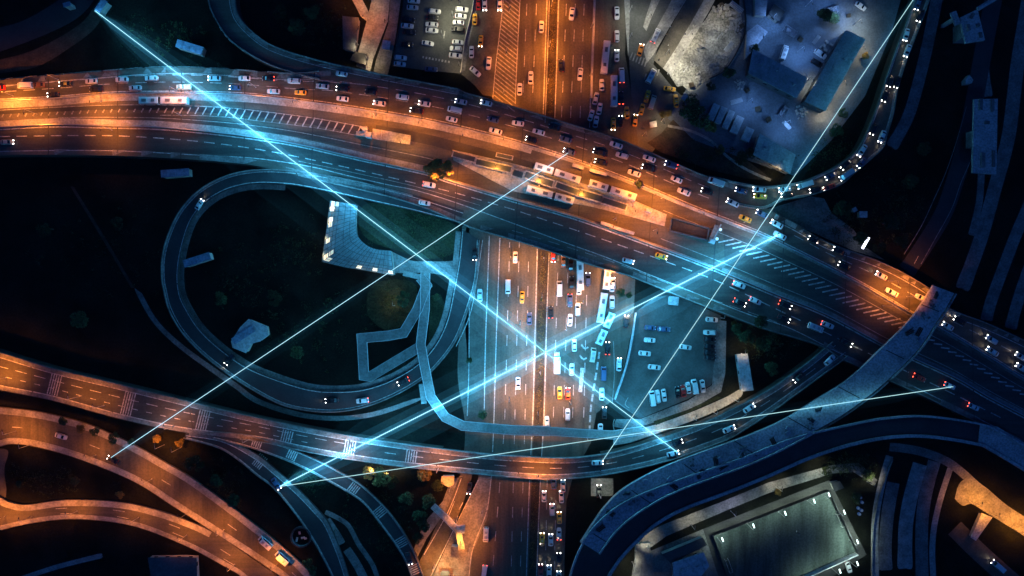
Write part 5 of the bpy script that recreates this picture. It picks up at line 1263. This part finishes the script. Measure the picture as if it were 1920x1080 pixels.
# ------------------------------------------------------------------ street lamps
SOD = (1.0, 0.255, 0.025); WARM = (1.0, 0.72, 0.38); WHITE = (0.85, 0.95, 1.0); GRN = (0.75, 1.0, 0.85); COLD = (0.2, 0.45, 1.0); AMB = (1.0, 0.34, 0.04)
def lamp(px, py, power, col=SOD, h=9.0, ang=90, arm=1.6, label='', size=0.5, cone=160, blend=0.9, name='street_lamp', group='street lamps'):
    """(px, py) is the spot the head hangs over"""
    base = drop(px, py); d = Vector((math.cos(R(ang)), math.sin(R(ang)), 0))
    e = empty(name, base - d*arm, 0); tag(e, label, 'street lamp', group)
    b = MB(); b.tube((0,0,0),(0,0,h-.3),.11,.07,n=8); b.tube((0,0,0),(0,0,.5),.2,n=8); b.build('pole', STEEL, e)
    b = MB(); b.tube((0,0,h-.35), d*arm*.9+Vector((0,0,h+.05)), .055, n=6); b.build('arm', STEEL, e)
    b = MB(); b.box(tuple(d*arm+Vector((0,0,h+.08))), (.8,.3,.12), R(ang), top=.8); hd = b.build('lamp_head', DARKM, e)
    b = MB(); b.box(tuple(d*arm+Vector((0,0,h+.0))), (.6,.24,.04), R(ang)); b.build('lens', mat('lens_'+('sodium' if col==SOD else 'amber' if col==AMB else 'green' if col==GRN else 'warm' if col==WARM else 'white'), (.8,.8,.8), .4, emit=col, es=6), hd)
    if col == GRN:
        b = MB(); b.box(tuple(d*arm+Vector((0,0,h+.2))), (1.7,.5,.2), R(ang+20), top=.8); b.build('floodlight_bank', mat('floodlight_face', (.8,.8,.8), .4, emit=(.8,1,.95), es=2.5), e)
    L = bpy.data.lights.new('lamp_light', 'SPOT'); L.energy = power; L.color = col; L.spot_size = R(cone); L.spot_blend = blend; L.shadow_soft_size = size
    o = bpy.data.objects.new('lamp_light', L); COL.objects.link(o); o.parent = e; o.location = d*arm + Vector((0,0,h-.15))
    return e
PW = 1.0
LAMPS = [
 # sodium lamps of the expressway
 (25,188,22,SOD,'far left of the expressway'),(70,222,12,SOD,'left, on the lower verge'),(110,158,4,SOD,'left, on the upper carriageway'),(190,200,17,SOD,'beside the hatched strip at left'),(210,252,10,SOD,'lower carriageway at left'),(335,180,5,SOD,'right of the busway bus at left'),(340,225,3,SOD,'below the busway bus at left'),
 (560,200,6,SOD,'above the hatched strip'),(480,172,3,SOD,'above the beam at the expressway'),(640,212,6,SOD,'above the terminal hut'),(705,228,14,SOD,'beside the terminal hut'),(790,238,10,SOD,'east of the passenger shelter'),(870,262,8,SOD,'at the west tip of the platforms'),(945,268,10,SOD,'above the west platform'),(757,275,5,AMB,'over the passenger shelter roof'),
 (1040,298,8,SOD,'above the left articulated bus'),(1105,318,10,SOD,'above the yellow canopy'),(1190,350,14,SOD,'beside the lone small tree'),(1240,380,19,SOD,'over the eastern platform end'),(1185,400,9,SOD,'below the eastern platform end'),(1150,420,7,SOD,'beside the tan canopy strip'),(1225,440,7,SOD,'right of the tan canopy strip'),(1310,405,5,SOD,'left of the stairwell'),(1395,425,3,SOD,'near the taxi at the ramps'),(818,338,9,SOD,'left of the orange lit tree'),(848,335,10,SOD,'beside the orange lit tree'),(930,318,6,AMB,'over the waiting crowd'),(1010,340,5,AMB,'over the middle platform'),(1090,365,5,AMB,'between the platforms'),
 (1700,548,13,SOD,'beside the unfinished bridge'),(1665,535,9,SOD,'left of the unfinished bridge'),(1655,565,4,SOD,'over the eastern hatching'),
 # central highway, top
 (1034,20,17,SOD,'median, top edge'),(1030,95,17,SOD,'median, above the black car'),(1027,165,14,SOD,'median, just north of the expressway'),(955,30,8,SOD,'hatched edge, top'),(950,110,9,SOD,'hatched edge, middle'),(945,185,10,SOD,'hatched edge, lower'),(1108,60,4,SOD,'east edge of the top highway'),(1106,150,4,SOD,'east edge of the top highway, lower'),
 # central highway between the bridges
 (1019,492,10,AMB,'median, just south of the expressway'),(1015,550,10,AMB,'median, south of the expressway'),(1012,690,13,AMB,'median, below the beam crossing'),(1008,765,13,AMB,'median, north of the overpass'),(955,740,9,AMB,'left carriageway above the overpass'),(1140,515,9,AMB,'east edge under the expressway'),(1090,560,8,AMB,'between the queueing buses'),(958,490,9,AMB,'left carriageway, upper'),
 (975,600,7,AMB,'left carriageway, middle'),(1068,745,8,AMB,'right lanes above the overpass'),(1060,610,5,AMB,'right lanes left of the slanting bus'),(740,565,4,WARM,'over the lawn beside the zigzag footbridge'),
 # overpass and lower left
 (12,700,20,SOD,'left end of the overpass'),(150,735,7,SOD,'overpass between the first rumble strips'),(195,752,6,SOD,'overpass before the second rumble strip'),(325,790,9,SOD,'overpass at the thin beam'),(648,846,8,AMB,'overpass at the fifth rumble strip'),(468,815,3,SOD,'overpass before the slip roads'),(700,876,20,WARM,'by the tan trees, left one'),(728,880,16,WARM,'by the tan trees, right one'),(822,870,12,SOD,'overpass above the concrete block'),(1008,883,16,SOD,'overpass over the central highway'),
 (1000,806,9,WARM,'footbridge over the central highway'),(1100,812,4,WARM,'east half of the footbridge'),(920,800,4,WARM,'west half of the footbridge'),
 (30,800,7,SOD,'sodium road at the left edge'),(60,825,7,SOD,'sodium road beside the white car'),(180,845,6,SOD,'sodium road, left part'),(285,890,8,SOD,'sodium road, middle'),(420,985,8,SOD,'sodium road near the island tip'),(350,955,4,SOD,'sodium road, above the gore'),(520,1050,9,SOD,'sodium road beside the two minibuses'),(10,960,12,SOD,'lower sodium road at the left edge'),(60,960,5,SOD,'lower sodium road, left part'),(145,950,8,SOD,'lower sodium road, middle'),(260,962,7,SOD,'lower sodium road, right of middle'),(350,995,8,SOD,'lower sodium road near the tip'),(440,1050,8,SOD,'lower sodium road, bottom'),
 (845,905,6,SOD,'beside the lit concrete block'),(858,960,8,SOD,'slip road left of the landing'),(866,1003,3.5,AMB,'over the footbridge landing'),(880,1020,8,SOD,'verge below the overpass'),(815,1050,12,SOD,'slip road at the bottom edge'),(850,1070,6,SOD,'verge at the bottom edge'),(905,950,2,SOD,'right of the triangular verge'),
 (308,826,7,SOD,'glowing steps under the overpass'),(338,832,5,SOD,'second glowing steps under the overpass'),
 # station and path lamps top
 (688,44,4,SOD,'upper end of the long shed'),(672,92,3,WARM,'lower end of the long shed'),(690,120,7,WARM,'footpath end above the expressway'),(655,0,4,SOD,'top footpath'),(697,10,2,WARM,'top footpath, right'),
 # right corner
 (1818,932,9,AMB,'left end of the orange path'),(1850,952,7,AMB,'middle of the orange path'),(1905,985,16,AMB,'right end of the orange path'),
 (1338,765,4,WARM,'footpath right of the lower car park'),(1378,742,6,WARM,'footpath at the foot of the long shelter'),(1300,776,4,WARM,'footpath above the curved overpass'),(1238,812,5,WARM,'footpath at the end of the footbridge'),(1390,655,4,WARM,'north end of the long shelter'),(1352,588,5,WARM,'north corner of the lower car park'),(1178,586,5,WARM,'south of the slanting buses'),
]
LAMPS += [(850,40,9,(1,.93,.6),'over the middle of the upper car park'),(830,75,4,(1,.93,.6),'over the lower part of the upper car park'),(862,15,7,(1,.93,.6),'over the top corner of the upper car park'),(862,130,4,WARM,'at the gate of the upper car park'),
 (1248,110,16,(1,.9,.65),'left of the gravel lot'),(1290,75,12,(1,.9,.65),'over the bright pavement'),(1282,142,16,(1,.95,.75),'over the gravel lot'),(1345,80,4,(.9,.95,.9),'over the upper gravel lot'),(1345,30,4,(1,.9,.65),'over the rubble at the gravel lot'),(1215,40,6,(1,.93,.7),'over the traffic island'),(1180,30,5,(.9,.97,.8),'over the bus road, top'),(1180,80,3,(.9,.97,.8),'over the bus road, middle'),(1240,235,6,WARM,'below the taxi rank'),(1205,262,5,SOD,'under the expressway edge by the taxis'),
 (1512,160,6,(1,.95,.7),'between the two warehouses'),(1600,55,10,(.95,1,.85),'north end of the right warehouse'),(1540,212,10,WARM,'south end of the right warehouse'),(1575,165,5,WARM,'east wall of the right warehouse'),(1610,100,6,WARM,'east wall of the right warehouse, upper'),(1450,322,3,WARM,'south wall of the office block'),(1495,105,12,COLD,'added as cold fill for the middle of the yard'),(1445,45,9,COLD,'added as cold fill for the north west part of the yard'),(1560,40,13,COLD,'added as cold fill for the north east part of the yard'),(1400,200,9,COLD,'added as cold fill north of the pale cabins'),(1470,240,9,COLD,'added as cold fill south of the left warehouse'),(1420,80,3,COLD,'west wall of the left warehouse'),(1510,20,4,COLD,'top edge of the yard'),  # cold yard lamps are added fill, brightening and bluing the ground
 (1540,918,9,GRN,'top corner of the pitch'),(1513,930,6,GRN,'pitch touchline, right of middle'),(1460,952,7,GRN,'pitch touchline, left of middle'),(1568,950,8,GRN,'right end of the pitch, upper'),(1592,1004,14,GRN,'right end of the pitch, lower'),(1345,1000,7,GRN,'left corner of the pitch'),(1402,975,6,GRN,'pitch touchline, far left'),(1560,1058,5,GRN,'south side of the pitch'),(1592,1044,4,GRN,'south wall of the pitch'),(1510,1080,4,GRN,'south west part of the pitch'),
 (1530,875,6,(1,.95,.7),'path above the pitch, right'),(1455,905,6,(1,.95,.7),'path above the pitch, middle'),(1295,975,6,(1,.95,.7),'path above the pitch, left'),(1210,1012,6,(1,.95,.7),'path beside the dark curved deck'),(1185,1045,4,(1,.95,.7),'path near the bottom edge'),(1625,895,8,(1,.95,.7),'path corner right of the pitch'),(1370,950,4,(.6,.6,1),'path with the bluish light'),(1172,1075,5,(1,1,.8),'bottom edge beside the changing room'),
 (833,1070,9,(1,.9,.45),'behind the dark hut at the bottom edge'),(1123,918,4,(.9,1,.8),'paved square under the curved overpass')]
sheet('paved_square', [(1108,897),(1150,897),(1150,930),(1108,930)], 0.07, CONW)
for (x, y, pw, c, lb) in LAMPS:
    low = c not in (SOD,)
    hh = 9.0 if c in (SOD, AMB) else (6.0 if c == WARM else 8.0)
    k = 1300.0 if c == SOD else 1500.0 if c == AMB else (420.0 if c == WARM else 520.0)
    lamp(x, y, pw*k*PW, c, h=hh, ang=90 if y > 540 else -90, label='%s lamp %s' % ({SOD:'orange sodium',AMB:'amber',WARM:'warm'}.get(c,'pale'), lb), cone=138 if c in (SOD, AMB) else 92 if c == (1,.95,.7) else 118 if c in ((1,.9,.65),(1,.95,.75)) else 150)
# glazed hall lights along the fan roof
for (x, y) in ((621,390),(616,414),(608,446),(603,478),(674,510),(700,513),(725,518)):
    L = bpy.data.lights.new('eaves_light', 'POINT'); L.energy = 250; L.color = (1,.72,.35); L.shadow_soft_size = .3
    o = bpy.data.objects.new('eaves_light', L); COL.objects.link(o); o.parent = fb; o.location = P(x, y, 5.8)
# fluorescent light strip near the trees on the right
p0, p1 = P(1617,466,4.2), P(1629,445,4.2)
e = empty('light_strip', ((p0+p1)/2).to_tuple()[:2]+(0,)); tag(e, 'long bright white light strip on a post among the trees', 'lamp')
b = MB(); c0 = (p0+p1)/2; b.box((0,0,4.2), ((p1-p0).length, .9, .25), math.atan2((p1-p0).y,(p1-p0).x)); b.build('light_tube', mat('white_tube', (.9,.9,.9), .4, emit=(.8,.85,1.0), es=4), e)
b = MB(); b.tube((0,0,0),(0,0,4.05),.15); b.build('post', STEEL, e)

# ------------------------------------------------------------------ light beams joining cars
BE = mat('cyan_beam', (0,0,0), 1)
def sweep(pts, r, n=10, fade=0.0):
    b = MB(); vs = []; d = (pts[-1]-pts[0]); side = Vector((-d.y, d.x, 0)).normalized(); up = side.cross(d.normalized())
    for k, p in enumerate(pts):
        u = k/(len(pts)-1); rk = r if not fade else max(0.02, r*min(1.0, min(u, 1-u)/fade)**.7)
        for i in range(n):
            t = 2*math.pi*i/n; vs.append(p + side*math.cos(t)*rk + up*math.sin(t)*rk)
    fs = [(k*n+i, k*n+(i+1)%n, (k+1)*n+(i+1)%n, (k+1)*n+i) for k in range(len(pts)-1) for i in range(n)]
    fs += [tuple(range(n))[::-1], tuple((len(pts)-1)*n+i for i in range(n))]
    b.add(vs, fs); return b
def halo_emission(e, col):  # emission-only volume: the halo's light is put in, nothing scatters
    nm = 'beam_halo_%d' % int(e*1e5); 
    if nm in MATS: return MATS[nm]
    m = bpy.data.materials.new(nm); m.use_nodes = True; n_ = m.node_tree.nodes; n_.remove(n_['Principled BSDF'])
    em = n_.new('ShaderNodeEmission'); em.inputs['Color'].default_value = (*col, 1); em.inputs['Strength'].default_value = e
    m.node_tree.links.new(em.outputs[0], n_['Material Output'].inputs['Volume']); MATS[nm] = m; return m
def beam(x0, y0, x1, y1, r, strength, col, label, z0=8.6, z1=8.6, zt=14.0, wpm=240, lcol=(0.07, 0.55, 1.0), glow=1.0):
    m = mat('beam_light_%d' % int(strength*100+r*1000), (0,0,0), 1.0, emit=col, es=strength, spec=0)
    N = 32; pts = []; ramp_ = 0.07
    for i in range(N+1):
        t = i/N; e = min(t, 1-t)/ramp_; zz = zt
        if e < 1: zb = z0 if t < .5 else z1; zz = zb + (zt-zb)*e*(2-e)
        pts.append(P(x0+(x1-x0)*t, y0+(y1-y0)*t, zz))
    c = (pts[0]+pts[-1])/2; c.z = 0
    root = empty('light_beam', c); tag(root, label, 'light beam', 'light beams linking vehicles')
    loc = [p-c for p in pts]
    sweep(loc, r, 8).build('beam_core', m, root)
    for k, (rr, e) in enumerate(((0.5, .013), (1.5, .0065), (4.0, .0027), (9.0, .0011), (17.0, .0004))):  # halo put in as nested self-glowing shells around the core
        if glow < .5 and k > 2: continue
        sweep(loc, rr*(1 if glow > .6 else .7), 16 if rr < 8 else 28, (.0, .03, .1, .22, .3)[k]).build('beam_halo', halo_emission(e*glow, (0.08, 0.5, 0.9)), root)
    # the light the beam sheds downwards
    A, B = P(x0+(x1-x0)*.01, y0+(y1-y0)*.01, zt), P(x1-(x1-x0)*.01, y1-(y1-y0)*.01, zt)
    L = bpy.data.lights.new('beam_glow', 'AREA'); L.shape = 'RECTANGLE'; L.size = (B-A).length; L.size_y = 0.25; L.color = lcol; L.energy = wpm*(B-A).length
    o = bpy.data.objects.new('beam_glow', L); COL.objects.link(o); o.parent = root; mid = (A+B)/2; o.location = (mid.x-c.x, mid.y-c.y, zt-r-.1)
    o.rotation_euler = (0, 0, math.atan2(B.y-A.y, B.x-A.x))
CY = (0.42, 0.86, 1.0)
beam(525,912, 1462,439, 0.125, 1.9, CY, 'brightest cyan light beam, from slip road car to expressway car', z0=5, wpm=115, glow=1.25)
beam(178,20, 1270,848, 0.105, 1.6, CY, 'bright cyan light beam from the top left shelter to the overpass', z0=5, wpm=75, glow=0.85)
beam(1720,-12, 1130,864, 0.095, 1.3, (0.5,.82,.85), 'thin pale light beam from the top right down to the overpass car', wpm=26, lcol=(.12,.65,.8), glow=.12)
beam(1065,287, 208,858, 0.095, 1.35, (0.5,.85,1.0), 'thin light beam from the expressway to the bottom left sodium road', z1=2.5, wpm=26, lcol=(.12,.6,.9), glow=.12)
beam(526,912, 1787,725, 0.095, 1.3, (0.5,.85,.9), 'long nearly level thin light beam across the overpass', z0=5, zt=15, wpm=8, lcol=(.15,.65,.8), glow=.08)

# ------------------------------------------------------------------ night haze
hz = MB(); hz.box((0,0,199), (2000,2000,402)); 
vm = bpy.data.materials.new('haze'); vm.use_nodes = True
vn = vm.node_tree.nodes; vn.remove(vn['Principled BSDF'])
pv = vn.new('ShaderNodeVolumePrincipled'); pv.inputs['Density'].default_value = 0.00005; pv.inputs['Color'].default_value = (.9,.95,1,1); pv.inputs['Anisotropy'].default_value = 0.0
vm.node_tree.links.new(pv.outputs[0], vn['Material Output'].inputs['Volume'])
ho = hz.build('haze', vm); tag(ho, 'thin night haze over the interchange', 'haze', kind='stuff')
